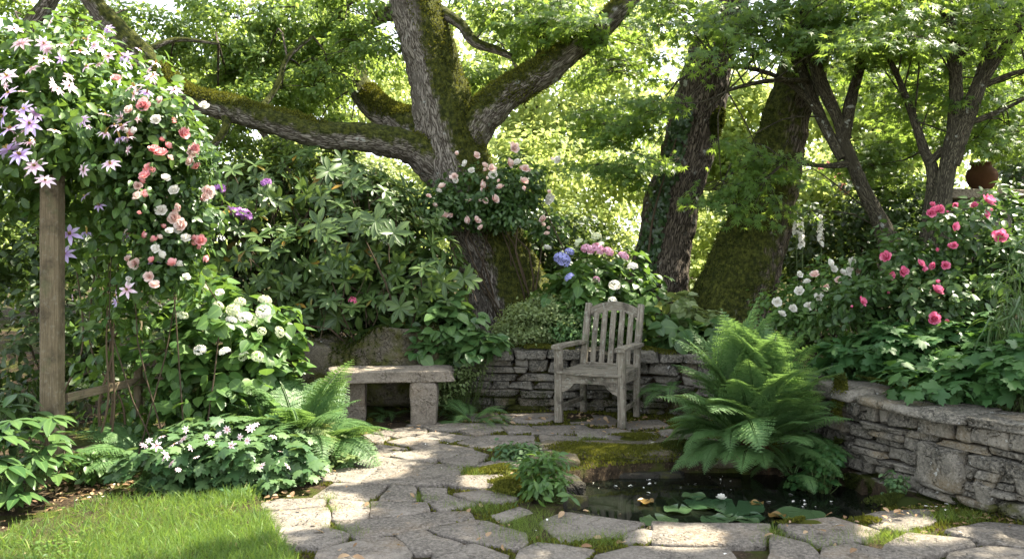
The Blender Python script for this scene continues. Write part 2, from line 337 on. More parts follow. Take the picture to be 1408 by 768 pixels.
def watermat():
    m, t, b, out = newmat('pond_water'); n = N(t); pos = n('NewGeometry').outputs['Position']
    b.inputs['Base Color'].default_value = (.006, .008, .005, 1); b.inputs['Roughness'].default_value = .03; b.inputs['IOR'].default_value = 1.33
    bp = n('Bump', {'Height': n.noise(pos, 3.5, 2), 'Strength': .05, 'Distance': .02}); t.links.new(bp.outputs[0], b.inputs['Normal']); return m
M['water'] = watermat()
# ------------------------------------------------------------------ ground plan (metres; the photo's ground plane)
WB = np.array([(-.75, 8.12), (-.2, 8.0), (.4, 7.95), (1.0, 7.9), (1.5, 7.75), (1.8, 7.5)])                       # front foot of the back wall
WR = np.array([(1.85, 7.42), (2.0, 6.9), (2.15, 6.35), (2.3, 5.75), (2.48, 5.3), (2.8, 4.72), (3.3, 4.05), (4.1, 3.2)])     # front foot of the right wall
POND = np.array([G(*p)[:2] for p in [(772, 706), (830, 716), (890, 727), (975, 729), (1060, 728), (1085, 722), (1145, 714), (1180, 712), (1216, 700), (1250, 692), (1205, 668), (1165, 650), (1120, 640), (1040, 634), (940, 632), (875, 636), (800, 646), (766, 646), (752, 652), (768, 672), (782, 688)]])
def inpoly(x, y, poly):
    poly = np.asarray(poly); c = np.zeros(np.shape(x), bool); n = len(poly); j = n-1
    for i in range(n):
        xi, yi = poly[i][:2]; xj, yj = poly[j][:2]
        if yi != yj: c ^= ((yi > y) != (yj > y)) & (x < (xj-xi)*(y-yi)/(yj-yi)+xi)
        j = i
    return c
def offset_path(w, d):
    t = nrm(np.gradient(w, axis=0)); return w+np.c_[-t[:, 1], t[:, 0]]*d
BED = np.vstack([offset_path(WB, .17), offset_path(WR, .17), [(4.6, 2.9), (300, 2.9), (300, 300), (-.75, 300)]])
def height(x, y):
    p = np.stack([x, y, 0*x], -1); z = .012*nz(p, 2.5, 1)+.008*nz(p, 7, 2)
    bed = inpoly(x, y, BED); back = np.clip((y-7.75)/.9, 0, 1)*(x < -.6)*.45
    left = np.clip((-1.75-.35*(y-5.5)*(y < 6.5)-x)/.8, 0, 1)*np.clip((y-5.2)/.5, 0, 1)*.08
    z = np.where(bed, .50+.035*nz(p, 3, 5), z+np.maximum(back, left)*(1+.15*nz(p, 2, 6)))
    z = z+np.where(y > 9, (np.minimum(y, 40)-9)*.035, 0)
    pond = inpoly(x, y, POND) & ~bed
    return np.where(pond, -.55+.05*nz(p, 4, 8), z)
def hz(x, y): return float(height(np.array([x], float), np.array([y], float))[0])
xs = np.r_[np.linspace(-240, -6, 26)[:-1], np.arange(-6, 7, .05), np.linspace(7, 240, 26)]
ys = np.r_[np.linspace(-40, 1.5, 9)[:-1], np.arange(1.5, 12, .05), np.linspace(12, 320, 40)]
X, Y = np.meshgrid(xs, ys); m = MB(); nx, ny = len(xs), len(ys)
i = (np.arange(ny-1)[:, None]*nx+np.arange(nx-1)[None]).ravel()
m.add(np.c_[X.ravel(), Y.ravel(), height(X, Y).ravel()], np.c_[i, i+1, i+nx+1, i+nx])
tag(m.build('ground', M['soil']), kind='structure')
# pond water
m = MB(); pc = POND.mean(0); pw = pc+(POND-pc)*1.08; m.add(np.c_[np.vstack([pc, pw]), np.full(len(pw)+1, -.095)], np.array([(0, i+1, (i+1) % len(pw)+1) for i in range(len(pw))]))
tag(m.build('pond_water', M['water']), kind='structure')

# ------------------------------------------------------------------ flagstones
ZA = lambda L: [np.array([(360+x/3.692, 560+y/3.692) for x, y in p]) for p in L]
ZB = lambda L: [np.array([(640+x/3.694, 560+y/3.694) for x, y in p]) for p in L]
ZC = lambda L: [np.array([(940+x/3.0085, 620+y/3.0085) for x, y in p]) for p in L]
flags = ZA([[(268,378),(365,315),(585,322),(480,392)],[(465,300),(570,262),(780,290),(720,330),(590,322)],[(500,393),(590,332),(700,332),(590,398)],
 [(600,398),(780,290),(1030,310),(960,400),(770,408)],[(655,262),(740,240),(890,275),(790,290)],[(740,235),(900,192),(1090,220),(910,268)],
 [(910,280),(1070,230),(1150,250),(1080,305),(990,300)],[(780,160),(860,135),(1075,155),(950,185)],[(640,190),(750,163),(900,188),(780,220)],
 [(560,135),(720,115),(830,120),(830,140),(690,160)],[(830,105),(1000,92),(1150,100),(1000,125),(870,128)],[(1000,130),(1160,112),(1170,135),(1090,150)],
 [(985,185),(1110,155),(1230,190),(1130,215),(1050,205)],[(460,180),(540,150),(650,165),(600,195),(480,195)],[(520,255),(600,232),(720,238),(640,262)],
 [(480,225),(600,205),(730,225),(600,232)],[(255,468),(370,395),(630,405),(560,480)],[(600,485),(660,402),(770,408),(790,488)],[(347,480),(545,490),(535,575),(360,580)],
 [(560,495),(840,495),(850,535),(650,568),(555,572)],[(385,595),(560,580),(850,540),(1045,535),(1060,575),(700,650),(490,680),(440,640)],
 [(10,545),(330,520),(345,610),(60,625)],[(80,480),(320,475),(300,515),(110,530),(0,530),(0,500)],[(50,640),(290,622),(440,660),(340,725),(130,720)],
 [(300,740),(520,682),(680,675),(750,755),(740,860),(260,860)],[(690,660),(830,635),(870,665),(1020,710),(880,750),(765,755)],
 [(850,630),(1070,583),(1150,590),(1329,655),(1350,700),(1290,738),(1000,680)],[(800,420),(940,425),(940,450),(830,460)],[(820,470),(940,455),(1000,480),(1080,510),(910,535),(850,490)],
 [(960,400),(1000,360),(1200,350),(1300,370),(1290,395),(1130,415)],[(980,455),(1130,435),(1300,480),(1210,500),(1050,490)],[(880,758),(1080,715),(1250,768),(1200,860),(860,860)]])
flags += ZB([[(375,600),(500,545),(905,605),(800,660),(480,695)],[(280,745),(370,705),(500,715),(655,740),(580,830),(250,830)],
 [(680,768),(840,715),(1190,722),(1330,718),(1380,790),(650,830)],[(130,560),(260,515),(330,545),(200,590)],[(330,120),(540,125),(550,150),(340,150)],[(370,152),(590,160),(560,185),(400,190)],
 [(400,212),(640,195),(600,230),(430,245)],[(100,150),(340,150),(350,175),(130,215),(0,190)],[(290,200),(350,187),(395,200),(390,215),(330,240)],[(560,130),(760,120),(860,145),(700,165),(580,160)],
 [(620,190),(820,170),(980,160),(900,195),(700,205)],[(60,305),(260,240),(330,260),(250,300)],[(815,668),(900,640),(950,650),(955,690),(820,700)],[(-20,100),(100,85),(240,95),(200,125),(20,130)]])
flags += [np.array(p_, float) for p_ in [[(690,572),(768,569),(776,579),(740,584),(700,583)],[(782,571),(838,573),(850,580),(846,587),(784,584)],[(732,588),(800,586),(817,594),(745,597)],[(856,581),(905,579),(918,588),(862,592)],[(688,590),(726,588),(738,597),(700,599)],[(825,597),(898,596),(905,604),(835,607)],
 [(640,571),(684,570),(690,578),(650,580)],[(905,594),(950,592),(955,600),(910,603)],[(560,586),(600,582),(640,584),(600,590)]]]
flags += ZC([[(-125,312),(355,320),(330,400),(-110,395)],[(395,318),(620,285),(800,345),(720,390),(560,400),(440,350)],[(700,285),(820,255),(1010,250),(1045,300),(900,340),(800,330)],
 [(1090,350),(1250,320),(1408,330),(1500,400),(1408,420),(1200,385)],[(840,400),(930,360),(1170,390),(1190,410),(1040,440),(900,470),(800,440)],[(365,365),(510,400),(560,445),(520,520),(345,520)],
 [(570,412),(700,398),(830,425),(800,500),(560,500)],[(1110,437),(1250,412),(1420,430),(1480,500),(1080,520)]])
flags = [np.array([G(*q)[:2] for q in p]) for p in flags]
rg = R(5)
for yy in (4.05, 3.55, 3.05, 2.5):
    x = -1.2-(yy < 3.6)*.5
    while x < 4.2:
        wd = rg.uniform(.45, .8); j = lambda: rg.uniform(-.06, .06)
        if yy < 4.0 or not (-1.1 < x < 1.9): flags.append(np.array([(x+j(), yy-.45+j()), (x+wd*.5, yy-.47+j()), (x+wd-.05+j(), yy-.45+j()), (x+wd-.05+j(), yy+j()), (x+wd*.4, yy+j()), (x+j(), yy+j())]))
        x += wd
def rough_outline(p, rng, step=.045, amp=.009):
    out = []
    for a, b in zip(p, np.roll(p, -1, 0)):
        k = max(1, int(np.linalg.norm(b-a)/step)); t = np.arange(k)[:, None]/k; out.append(a+(b-a)*t)
    o = np.vstack(out); o = .84*o+.08*np.roll(o, 1, 0)+.08*np.roll(o, -1, 0)
    return o+np.stack([nz(np.c_[o, o[:, :1]*0], 14, 11), nz(np.c_[o, o[:, :1]*0], 14, 12)], -1)*amp+np.stack([nz(np.c_[o, o[:, :1]*0], 55, 13), nz(np.c_[o, o[:, :1]*0], 55, 14)], -1)*.004
m = MB(); outlines = []
for q, p in enumerate(flags):
    if ((p[:, 0]*np.roll(p[:, 1], -1)-np.roll(p[:, 0], -1)*p[:, 1]).sum()) < 0: p = p[::-1]
    c = p.mean(0); L = np.sqrt(((p-c)**2).sum(1)).mean(); p = c+(p-c)*(1+.012/L)
    o = rough_outline(p, rg); outlines.append(o); n = len(o); d = nrm(o-c); zt = rg.uniform(.016, .032); tilt = rg.normal(size=2)*.010
    z = lambda e, a: zt+(e-c)@tilt-a+.0025*nz(np.c_[e, e[:, :1]*0], 9, 4)
    rings = [(o, -.12), (o+d*.003, .012), (o-d*.001, .004), (o-d*.006, .0)]+[(c+(o-d*.012-c)*f, 0) for f in (.7, .4, .15)]
    V = [np.c_[o, np.full(n, -.1)]]+[np.c_[e, z(e, a)] for e, a in rings[1:]]+[np.c_[c[None], z(c[None], 0)]]
    i = np.arange(n); k = (i+1) % n
    Fq = np.vstack([np.c_[r*n+i, r*n+k, (r+1)*n+k, (r+1)*n+i] for r in range(6)]); Ft = np.c_[6*n+i, 6*n+k, np.full(n, 7*n)]
    m.add(np.vstack(V), [Fq, Ft], (0, 0, rg.uniform()))
tag(m.build('flagstone_path', M['flag']), kind='structure')
def on_flag(x, y):
    r = np.zeros(len(x), bool)
    for o in outlines: r |= inpoly(x, y, o)
    return r

# ------------------------------------------------------------------ stones
_g = np.linspace(-1, 1, 9); _u, _v = np.meshgrid(_g, _g); _o = np.ones_like(_u); _sv = []; _sf = []
for ax in range(3):
    for sg in (-1, 1):
        q = np.stack([_o*sg, _u*sg, _v], -1); q = np.roll(q, ax, -1).reshape(-1, 3); b = 81*len(_sv); _sv.append(q)
        _sf += [(b+r*9+s, b+r*9+s+1, b+r*9+s+10, b+r*9+s+9) for r in range(8) for s in range(8)]
_sv = np.round(np.vstack(_sv), 6); CUBE, _inv = np.unique(_sv, axis=0, return_inverse=True); CUBEF = _inv.ravel()[np.array(_sf)]
def stone(m, c, half, yaw, rng, k=14., rough=.1, mi=0, ms=None, cubev=None, cubef=None, skew=1.):
    B = CUBE if cubev is None else cubev
    p = B/(np.abs(B)**k).sum(1, keepdims=True)**(1/k); h = np.array(half); sd = rng.uniform(0, 99)
    q = p*h; f = 1.6/h.min()**.5*3
    q = q*(1+rough*nz(B*1.3+sd, 1.6, 21)[:, None])+h.min()*rough*np.stack([nz(q*f+sd, 1., 22+i) for i in range(3)], -1)
    q[:, 0] *= 1+skew*.22*rng.normal()*p[:, 2]*.5; q[:, 2] *= 1+skew*.22*rng.normal()*p[:, 0]*.6; q += h.min()*rough*.6*np.stack([np.abs(nz(q*60/max(h.min(), .03)*.05+sd, 1., 26+i)) for i in range(3)], -1)
    ca, sa = math.cos(yaw), math.sin(yaw)
    m.add(np.c_[q[:, 0]*ca-q[:, 1]*sa, q[:, 0]*sa+q[:, 1]*ca, q[:, 2]]+c, CUBEF if cubef is None else cubef, (0, 0, rng.uniform()), ms, mi)
_g = np.linspace(-1, 1, 25); _u, _v = np.meshgrid(_g, _g); _o = np.ones_like(_u); _sv = []; _sf = []
for ax in range(3):
    for sg in (-1, 1):
        q = np.roll(np.stack([_o*sg, _u*sg, _v], -1), ax, -1).reshape(-1, 3); b = 625*len(_sv); _sv.append(q); _sf += [(b+r*25+s, b+r*25+s+1, b+r*25+s+26, b+r*25+s+25) for r in range(24) for s in range(24)]
CB, _inv = np.unique(np.round(np.vstack(_sv), 6), axis=0, return_inverse=True); CBF = _inv.ravel()[np.array(_sf)]
def path_at(w, s):
    L = np.r_[0, np.cumsum(np.linalg.norm(np.diff(w, axis=0), axis=1))]; s = np.clip(s, 0, L[-1]-1e-4); i = np.searchsorted(L, s, 'right')-1
    t = nrm((w[i+1]-w[i])[None])[0]; return w[i]+t*(s-L[i]), t
def plen(w): return np.linalg.norm(np.diff(w, axis=0), axis=1).sum()
def dry_wall(root, w, rng, z0, ztop, specials=(), cap=(.06, .11), long=(.1, .36), mossy=.26):
    m = MB(); L = plen(w); z = z0
    def put(s, z, l, h, dep=.3, proud=0., **kw):
        p, t = path_at(w, s); n = np.array([t[1], -t[0]]); c = p-n*(dep/2+.05*max(z, 0)-proud+rng.normal()*.018)
        kw.setdefault('ms', mossy*max(0., 1-max(z, 0)/.38)+(rng.uniform() < .15)*.15)
        kw.setdefault('k', rng.uniform(9, 26)); stone(m, np.array([c[0], c[1], z]), (l/2, dep/2, h/2), math.atan2(t[1], t[0])+rng.normal()*.05, rng, rough=.085, **kw)
    while z < ztop-.02:
        h = min(rng.uniform(.045, .10), ztop-z); s = rng.uniform(-.1, 0)
        if ztop-z-h < .05: h = ztop-z
        while s < L:
            l = rng.uniform(*long)*(1.15 if h < .08 else .9); sc = s+l/2
            if h > .085 and rng.uniform() < .3:
                f = rng.uniform(.4, .6); put(sc, z+h*f/2, l*.94, h*f*.88); put(sc+rng.normal()*.02, z+h*(1+f)/2, l*.94, h*(1-f)*.88)
            else: put(sc, z+h/2+rng.normal()*.004, l*.94, h*rng.uniform(.80, .93))
            s += l
        z += h
    for a, b, za, zb in specials: put((a+b)/2, (za+zb)/2, b-a, zb-za, .32, k=11., proud=.02, skew=.3, cubev=CB, cubef=CBF)
    # earth packed behind the face
    k = 40; pts = [path_at(w, L*i/k) for i in range(k+1)]; V = []
    for p, t in pts:
        n = np.array([t[1], -t[0]])
        for zz in (z0-.1, ztop-.05): V.append((*(p-n*.10), zz))
    m.add(V, np.array([(2*i, 2*i+2, 2*i+3, 2*i+1) for i in range(k)]), mi=1)
    o = m.build('stonework', [M['wall'], M['soil']], root)
    m = MB(); s = rng.uniform(-.05, .05)
    while s < L:
        l = rng.uniform(.22, .58); h = rng.uniform(*cap); p, t = path_at(w, s+l/2); n = np.array([t[1], -t[0]]); c = p-n*(.15+rng.normal()*.015)
        stone(m, np.array([c[0], c[1], ztop+h/2-.006]), (l*.49, .2, h/2), math.atan2(t[1], t[0])+rng.normal()*.05, rng, k=12, rough=.13); s += l
    m.build('capstones', M['wall'], root)
def moss_mat(root, w, rng, s0, s1, z, width, n, mat='moss', name='moss', drop=0., size=.014, off=.12):
    """a cushion of moss lying along a stretch of wall top (or hanging down its face)"""
    s = rng.uniform(s0, s1, n); pts = [path_at(w, v) for v in s]; p = np.array([a for a, _ in pts]); t = np.array([b for _, b in pts]); nn = np.c_[t[:, 1], -t[:, 0]]
    q = rng.uniform(-1, 1, n); pos = np.c_[p-nn*(off+q[:, None]*width/2), np.full(n, z)+.02*np.cos(q*1.5)]
    if drop:
        dz = rng.uniform(0, 1, n)**1.3*drop; pos = np.c_[p+nn*(.012+.03*np.sin(dz/drop*3)[:, None])*rng.uniform(.2, 1.2, (n, 1)), z-dz]
    pos[:, 2] += .02*nz(pos, 11, 31); keep = nz(pos, 6, 33)+.5*nz(pos, 15, 34) > -.45; pos = pos[keep]; nn = nn[keep]
    m = MB(); d = nrm(np.array([0, 0, .7])+np.c_[nn*(1.2 if drop else .2), 0*nn[:, :1]]+rng.normal(size=pos.shape)*.5); scatter(m, T_DIA, pos, d, nrm(rng.normal(size=pos.shape)), size, rng, jit=.3)
    return m.build(name, M[mat], root)
rg = R(11)
wall_b = thing('dry_stone_wall', 'low dry stone wall with mossy top behind the wooden chair', 'wall', (.5, 8.0, 0))
dry_wall(wall_b, WB, rg, -.05, .49, long=(.14, .42), mossy=.34)
moss_mat(wall_b, WB, rg, .75, 1.35, .575, .26, 5000); moss_mat(wall_b, WB, rg, 1.9, 2.7, .575, .26, 5000)
moss_mat(wall_b, WB, rg, .1, 1.1, .16, .2, 4000, 'moss_dk', drop=.22); moss_mat(wall_b, WB, rg, 1.6, 2.6, .2, .2, 3000, 'moss_dk', drop=.22)
wall_r = thing('dry_stone_wall', 'grey lichened dry stone wall with a big square block beside the pond', 'wall', (2.6, 5.2, 0))
LR = lambda px: next(s for s in np.arange(0, plen(WR), .01) if path_at(WR, s)[0][0]*F/path_at(WR, s)[0][1]+704 > px)
dry_wall(wall_r, WR, rg, -.2, .49, [(LR(1258), LR(1322), .08, .315), (LR(1339), LR(1362), .03, .17), (LR(1200), LR(1245), -.14, .0)], cap=(.05, .085))
moss_mat(wall_r, WR, rg, LR(1148), LR(1196), .60, .3, 5000, 'moss_dk', size=.02); moss_mat(wall_r, WR, rg, LR(1150), LR(1182), .6, .2, 4500, 'moss', drop=.26, size=.018)
moss_mat(wall_r, WR, rg, LR(1190), LR(1250), .60, .2, 3500, off=.24); moss_mat(wall_r, WR, rg, LR(1150), LR(1206), .2, .2, 6000, 'moss_dk', drop=.32, size=.02)
moss_mat(wall_r, WR, rg, LR(1185), LR(1212), .12, .2, 2500, 'moss', drop=.14, size=.018)
moss_mat(wall_r, WR, rg, LR(1262), LR(1330), .05, .1, 3000, 'moss_dk', drop=.12); moss_mat(wall_r, WR, rg, LR(1300), LR(1420), .02, .1, 3500, 'moss_dk', drop=.1)

# pond edge: mossy slab on the far bank, corner stone, rim stones under the paving
def edge_stone(label, px, py, half, yaw, seed, z=-.02, name='pond_stone', mat='rock', k=9., n=10):
    g = np.linspace(-1, 1, n); c = G(px, py); m = MB(); stone(m, np.array([c[0], c[1], z]), half, yaw, R(seed), k=k, rough=.1, ms=.3 if z < -.05 else .1)
    o = m.build(name, M[mat]); return tag(o, label, 'stone'), c
for i, a in enumerate([('wet mossy stone under the weed at the left pond bank', 772, 676, (.14, .12, .14), .8, 46, -.15, 'pond_stone', 'wet'), ('wet stone in the near left pond corner below the paving', 800, 700, (.16, .09, .12), -.3, 47, -.17, 'pond_stone', 'wet'), ('flat mossy slab overhanging the far edge of the pond', 836, 622, (.50, .24, .045), -.04, 41, .0), ('mossy slab half hidden by the big fern at the pond', 965, 620, (.34, .25, .05), -.12, 42, -.01),
    ('small bare grey stone at the left corner of the pond', 764, 637, (.16, .1, .055), .1, 43, .0), ('mossy stone standing in the water under the left pond corner', 775, 660, (.13, .1, .12), .4, 44, -.12, 'pond_stone', 'wet'),
    ('dark wet stone bank below the mossy slab', 850, 634, (.5, .1, .11), 0, 45, -.18, 'pond_stone', 'wet')]):
    edge_stone(*a)
def moss_cushion(label, px, py, rx, ry, n, mat='moss', h=.05, seed=0, z=.02, size=.016):
    rng = R(700+seed); c = G(px, py); u = rng.normal(size=(n, 2))*.45; r2 = (u**2).sum(1); pos = np.c_[c[0]+u[:, 0]*rx, c[1]+u[:, 1]*ry, z+h*np.exp(-r2*1.2)]
    pos[:, 2] += .012*nz(pos, 14, 51); keep = (nz(pos, 9, 52) > -.9+.8*r2); pos = pos[keep]; m = MB()
    scatter(m, T_DIA, pos, nrm(np.array([0, 0, .9])+rng.normal(size=pos.shape)*.5), nrm(rng.normal(size=pos.shape)), size, rng, jit=.3)
    V = [(c[0], c[1], z+h*.8)]+[(c[0]+rx*.7*f*math.cos(a), c[1]+ry*.7*f*math.sin(a), z+hh) for f, hh in ((.5, h*.6), (1, -.02)) for a in np.linspace(0, TAU, 16, endpoint=False)]
    m.add(V, [np.array([(0, i+1, (i+1) % 16+1) for i in range(16)]), np.array([(i+1, i+17, (i+1) % 16+17, (i+1) % 16+1) for i in range(16)])], (0, 0, .25))
    return tag(m.build('moss_cushion', M[mat]), label, 'moss', 'moss cushions on the stones')
for i, a in enumerate([('wide golden moss cushion on the slab at the far pond edge', 838, 624, .52, .26, 12000), ('darker moss cushion on the slab beside the big fern', 955, 622, .34, .24, 6000, 'moss_dk'), ('round yellow moss cushion on the paving left of the weed', 694, 676, .17, .2, 3500),
    ('flat yellow moss patch on the paving behind the round cushion', 680, 650, .2, .12, 2500), ('thin moss pad on the flagstone at the near right pond edge', 1110, 724, .17, .05, 2000), ('moss strip along the foot of the right wall by the pond', 1240, 692, .22, .12, 4000, 'moss_dk'),
    ('yellowish moss patch on the paving under the chair front', 872, 606, .22, .15, 2500), ('small moss pad between two flagstones at the lower right', 1190, 722, .08, .05, 1200)]): moss_cushion(*a, seed=i, h=.045 if i < 3 else .025)

# joints: moss, grass tufts, petals, dry leaves
rg = R(21); n = 150000; x = rg.uniform(-1.9, 3.6, n); y = rg.uniform(3.6, 7.9, n); left_edge = np.interp(y, [3.6, 4.3, 5.1, 6.0, 7.2, 8], [-1.25, -1.15, -1.45, -1.35, -1.25, -1.1])
k = (x > left_edge-.1) & ~on_flag(x, y) & ~inpoly(x, y, POND) & ~inpoly(x, y, BED); x, y = x[k], y[k]; pp = np.c_[x, y, 0*x]
k = nz(pp, 2.1, 61)+.6*nz(pp, 6, 62) > -.5; p = np.c_[pp[k][:, :2], height(pp[k][:, 0], pp[k][:, 1])]; m = MB()
scatter(m, T_DIA, p, nrm(np.array([0, 0, 1.])+rg.normal(size=p.shape)*.5), nrm(rg.normal(size=p.shape)), .02, rg, jit=.4)
tag(m.build('joint_moss', M['moss']), 'low green moss filling joints between the flagstones', 'moss', kind='stuff')
m = MB()
for px, py, r, n in [(668,703,.13,500),(690,690,.08,250),(735,722,.16,700),(712,735,.14,500),(720,748,.14,450),(800,748,.16,420),(845,745,.14,380),(640,650,.1,300),(655,655,.08,200),(700,635,.14,350),(1205,742,.15,600),(1235,748,.12,350),(1250,738,.1,250),(1312,714,.16,450),(1062,748,.08,240),(1060,735,.06,200),(480,738,.1,300),(462,732,.08,200),(575,690,.05,140),(597,692,.05,140),(450,690,.05,160),(455,705,.05,160),(805,608,.14,350),(660,592,.12,250),(700,592,.1,160),(1130,752,.1,240),(625,700,.06,150),(510,700,.05,120),(1290,716,.1,250)]:
    c = G(px, py); u = rg.normal(size=(n, 2))*r*.55*np.array([1.3, .7]); p = np.c_[c[:2]+u, np.full(n, .005)]; p = p[~on_flag(p[:, 0], p[:, 1]) | (rg.uniform(size=n) < .45)]
    scatter(m, T_BLADE, p, nrm(np.array([0, 0, 1.])+rg.normal(size=p.shape)*.45), nrm(rg.normal(size=p.shape)*np.array([1, 1, .1])), .055, rg, jit=.35)
tag(m.build('joint_grass', M['grass']), 'short tufts of grass growing in the paving joints', 'grass', kind='stuff')
LAWN = np.array([G(*p)[:2] for p in [(-120, 775), (-60, 752), (0, 745), (60, 718), (120, 702), (200, 694), (300, 690), (352, 690), (372, 730), (392, 768), (430, 850), (430, 960), (-300, 960), (-300, 775)]])
lc = LAWN.mean(0); m = MB(); m.add(np.c_[np.vstack([lc, LAWN]), np.full(len(LAWN)+1, .045)], np.array([(0, i+1, (i+1) % len(LAWN)+1) for i in range(len(LAWN))]))
tag(m.build('lawn', M['soil']), kind='structure')
n = 110000; x = rg.uniform(-4.6, -.9, n); y = rg.uniform(2.9, 5.3, n); k = inpoly(x+.05*nz(np.c_[x, y, 0*x], 9, 67), y+.05*nz(np.c_[x, y, 0*x], 8, 68), LAWN); x, y = x[k], y[k]; e = np.c_[x, y, 0*x]; k = nz(e, 3, 64)+.7*nz(e, 8, 65) > -1.1+rg.normal(size=len(x))*.3; x, y = x[k], y[k]
p = np.c_[x, y, np.full(len(x), .04)]; m = MB(); wb = p[::9]; scatter(m, T_SWORD, wb, nrm(np.array([0, 0, .8])+rg.normal(size=wb.shape)*.6), nrm(rg.normal(size=wb.shape)*np.array([1, 1, .1])), .07, rg, jit=.35); scatter(m, T_BLADE, p, nrm(np.array([0, 0, 1.])+rg.normal(size=p.shape)*.7), nrm(rg.normal(size=p.shape)*np.array([1, 1, .1])), .062*(1+.35*nz(p, 4, 66)), rg)
cl = p[(nz(p, 4.5, 69) > .7) & (rg.uniform(size=len(p)) < .12)]; cl = cl+np.array([0, 0, .035]); scatter(m, T_OVAL, cl, nrm(rg.normal(size=cl.shape)*np.array([1, 1, .1])), nrm(np.array([0, 0, 1.])+rg.normal(size=cl.shape)*.2), .022, rg)
tag(m.build('lawn_grass', M['turf']), 'sunlit mown grass in the near left corner', 'grass', kind='stuff')
def litter_at(lst, T, size, mat, name, label, zf=None):
    m = MB()
    for px, py, sx, sy, n, z in lst:
        c = G(px, py, z); p = np.c_[c[0]+rg.normal(size=n)*sx, c[1]+rg.normal(size=n)*sy, np.zeros(n)]
        hh = height(p[:, 0], p[:, 1]); p[:, 2] = np.where(hh < -.3, -.088, np.maximum(hh, np.where(on_flag(p[:, 0], p[:, 1]), .034, 0))+.012) if z == 0 else z
        scatter(m, T, p, nrm(rg.normal(size=(n, 3))*np.array([1, 1, .15])), nrm(np.array([0, 0, 1.])+rg.normal(size=(n, 3))*.25), size, rg, jit=.35)
    return tag(m.build(name, M[mat]), label, 'leaves' if mat == 'litter' else 'petals', kind='stuff')
litter_at([(140, 672, .35, .12, 260, 0), (60, 735, .4, .12, 130, 0), (30, 700, .3, .2, 60, 0), (270, 690, .3, .05, 60, 0), (700, 580, .4, .15, 60, 0), (840, 585, .4, .2, 80, 0), (1300, 705, .25, .12, 60, 0), (1000, 590, .5, .3, 50, 0), (600, 690, .8, .7, 40, 0), (1200, 730, .5, .2, 40, 0), (520, 590, .3, .2, 30, 0), (640, 745, .7, .3, 22, 0), (400, 660, .1, .3, 50, 0)], T_OVAL, .045, 'litter', 'fallen_leaves', 'dry brown leaves scattered on soil and paving')
litter_at([(1290, 700, .25, .12, 12, 0), (850, 730, .8, .3, 8, 0), (900, 665, .35, .18, 26, -.09), (1110, 690, .2, .12, 12, -.09), (140, 680, .3, .12, 18, 0), (600, 640, .5, .6, 6, 0)], T_OVAL, .026, 'pet_white', 'fallen_petals', 'small white petals fallen on the pond and stones')

# ------------------------------------------------------------------ stone bench and boulder
bn = thing('stone_bench', 'rough stone slab bench on two stone blocks before the mossy boulder', 'bench', (-1.07, 7.5, 0))
m = MB(); stone(m, np.array([-1.06, 7.45, .425]), (.545, .19, .05), .10, R(3), k=16, rough=.045, skew=.15, cubev=CB, cubef=CBF); m.build('slab', M['bench'], bn)
m = MB(); stone(m, np.array([-1.40, 7.56, .18]), (.10, .15, .205), .15, R(4), k=10, rough=.08, skew=.2, cubev=CB, cubef=CBF); m.build('leg', M['bench'], bn)
m = MB(); stone(m, np.array([-.77, 7.44, .18]), (.115, .15, .205), .05, R(6), k=10, rough=.07, skew=.2, cubev=CB, cubef=CBF); m.build('leg', M['bench'], bn)
m = MB(); B = CB.copy(); p = B/(np.abs(B)**7).sum(1, keepdims=True)**(1/7); top = .33+.07*np.tanh(p[:, 0]*3)+.035*np.sin(p[:, 0]*7+1)
q = p*np.array([.64, .24, 1]); q[:, 2] = np.where(p[:, 2] > 0, p[:, 2]*top*.95, p[:, 2]*.35); q += .04*np.stack([nz(p+5, 2.6, s) for s in (1, 2, 3)], -1)+.018*np.stack([nz(p, 9, s) for s in (4, 5, 6)], -1)-.02*np.stack([np.abs(nz(p, 6, s)) for s in (7, 8, 9)], -1)
q += np.array([-1.26, 7.98, .42]); mm = MB(); ok = q[:, 2] > .35; fuzz(mm, q[ok], nrm(p[ok]), .4+.6*nz(q[ok], 6, 91)+.25*p[ok][:, 2], 9000, .016, R(92), .55)
m.add(q, CBF, (0, 0, .35), .16); bo = tag(m.build('boulder', M['rock']), 'long mossy lichen spotted boulder behind the stone bench', 'rock'); mm.build('moss', M['moss_dk'], bo)

# ------------------------------------------------------------------ wooden chair
def board(m, pts, wid, thk, side, nrmv=None, seed=0):
    """a plank swept along PTS: WID along SIDE, THK along the other axis; edges slightly rounded"""
    p = np.asarray(pts, float); T = nrm(np.gradient(p, axis=0)); S = nrm(np.array(side, float)-T*(T@np.array(side, float))[:, None]); Nn = np.cross(T, S); a, b = wid/2, thk/2; e = min(a, b)*.3
    prof = [(a-e, -b), (a, -b+e), (a, b-e), (a-e, b), (-a+e, b), (-a, b-e), (-a, -b+e), (-a+e, -b)]
    V = np.array([[p[i]+S[i]*u+Nn[i]*v for u, v in prof] for i in range(len(p))]).reshape(-1, 3); V += .0015*np.stack([nz(V, 40, 71+i) for i in range(3)], -1)
    s = np.r_[0, np.cumsum(np.linalg.norm(np.diff(p, axis=0), axis=1))]; A = np.array([[(u+seed*.37, v, s[i]) for u, v in prof] for i in range(len(p))]).reshape(-1, 3)
    n = len(p); F4 = np.array([(i*8+j, i*8+(j+1) % 8, i*8+8+(j+1) % 8, i*8+8+j) for i in range(n-1) for j in range(8)])
    m.add(V, [F4, np.array([list(range(8))[::-1], [(n-1)*8+j for j in range(8)]])], A)
def line(a, b, k=6): return np.array(a)+(np.array(b)-np.array(a))*np.linspace(0, 1, k)[:, None]
ch = thing('garden_chair', 'weathered grey wooden armchair with slatted back before the low wall', 'chair', (0, 0, 0))
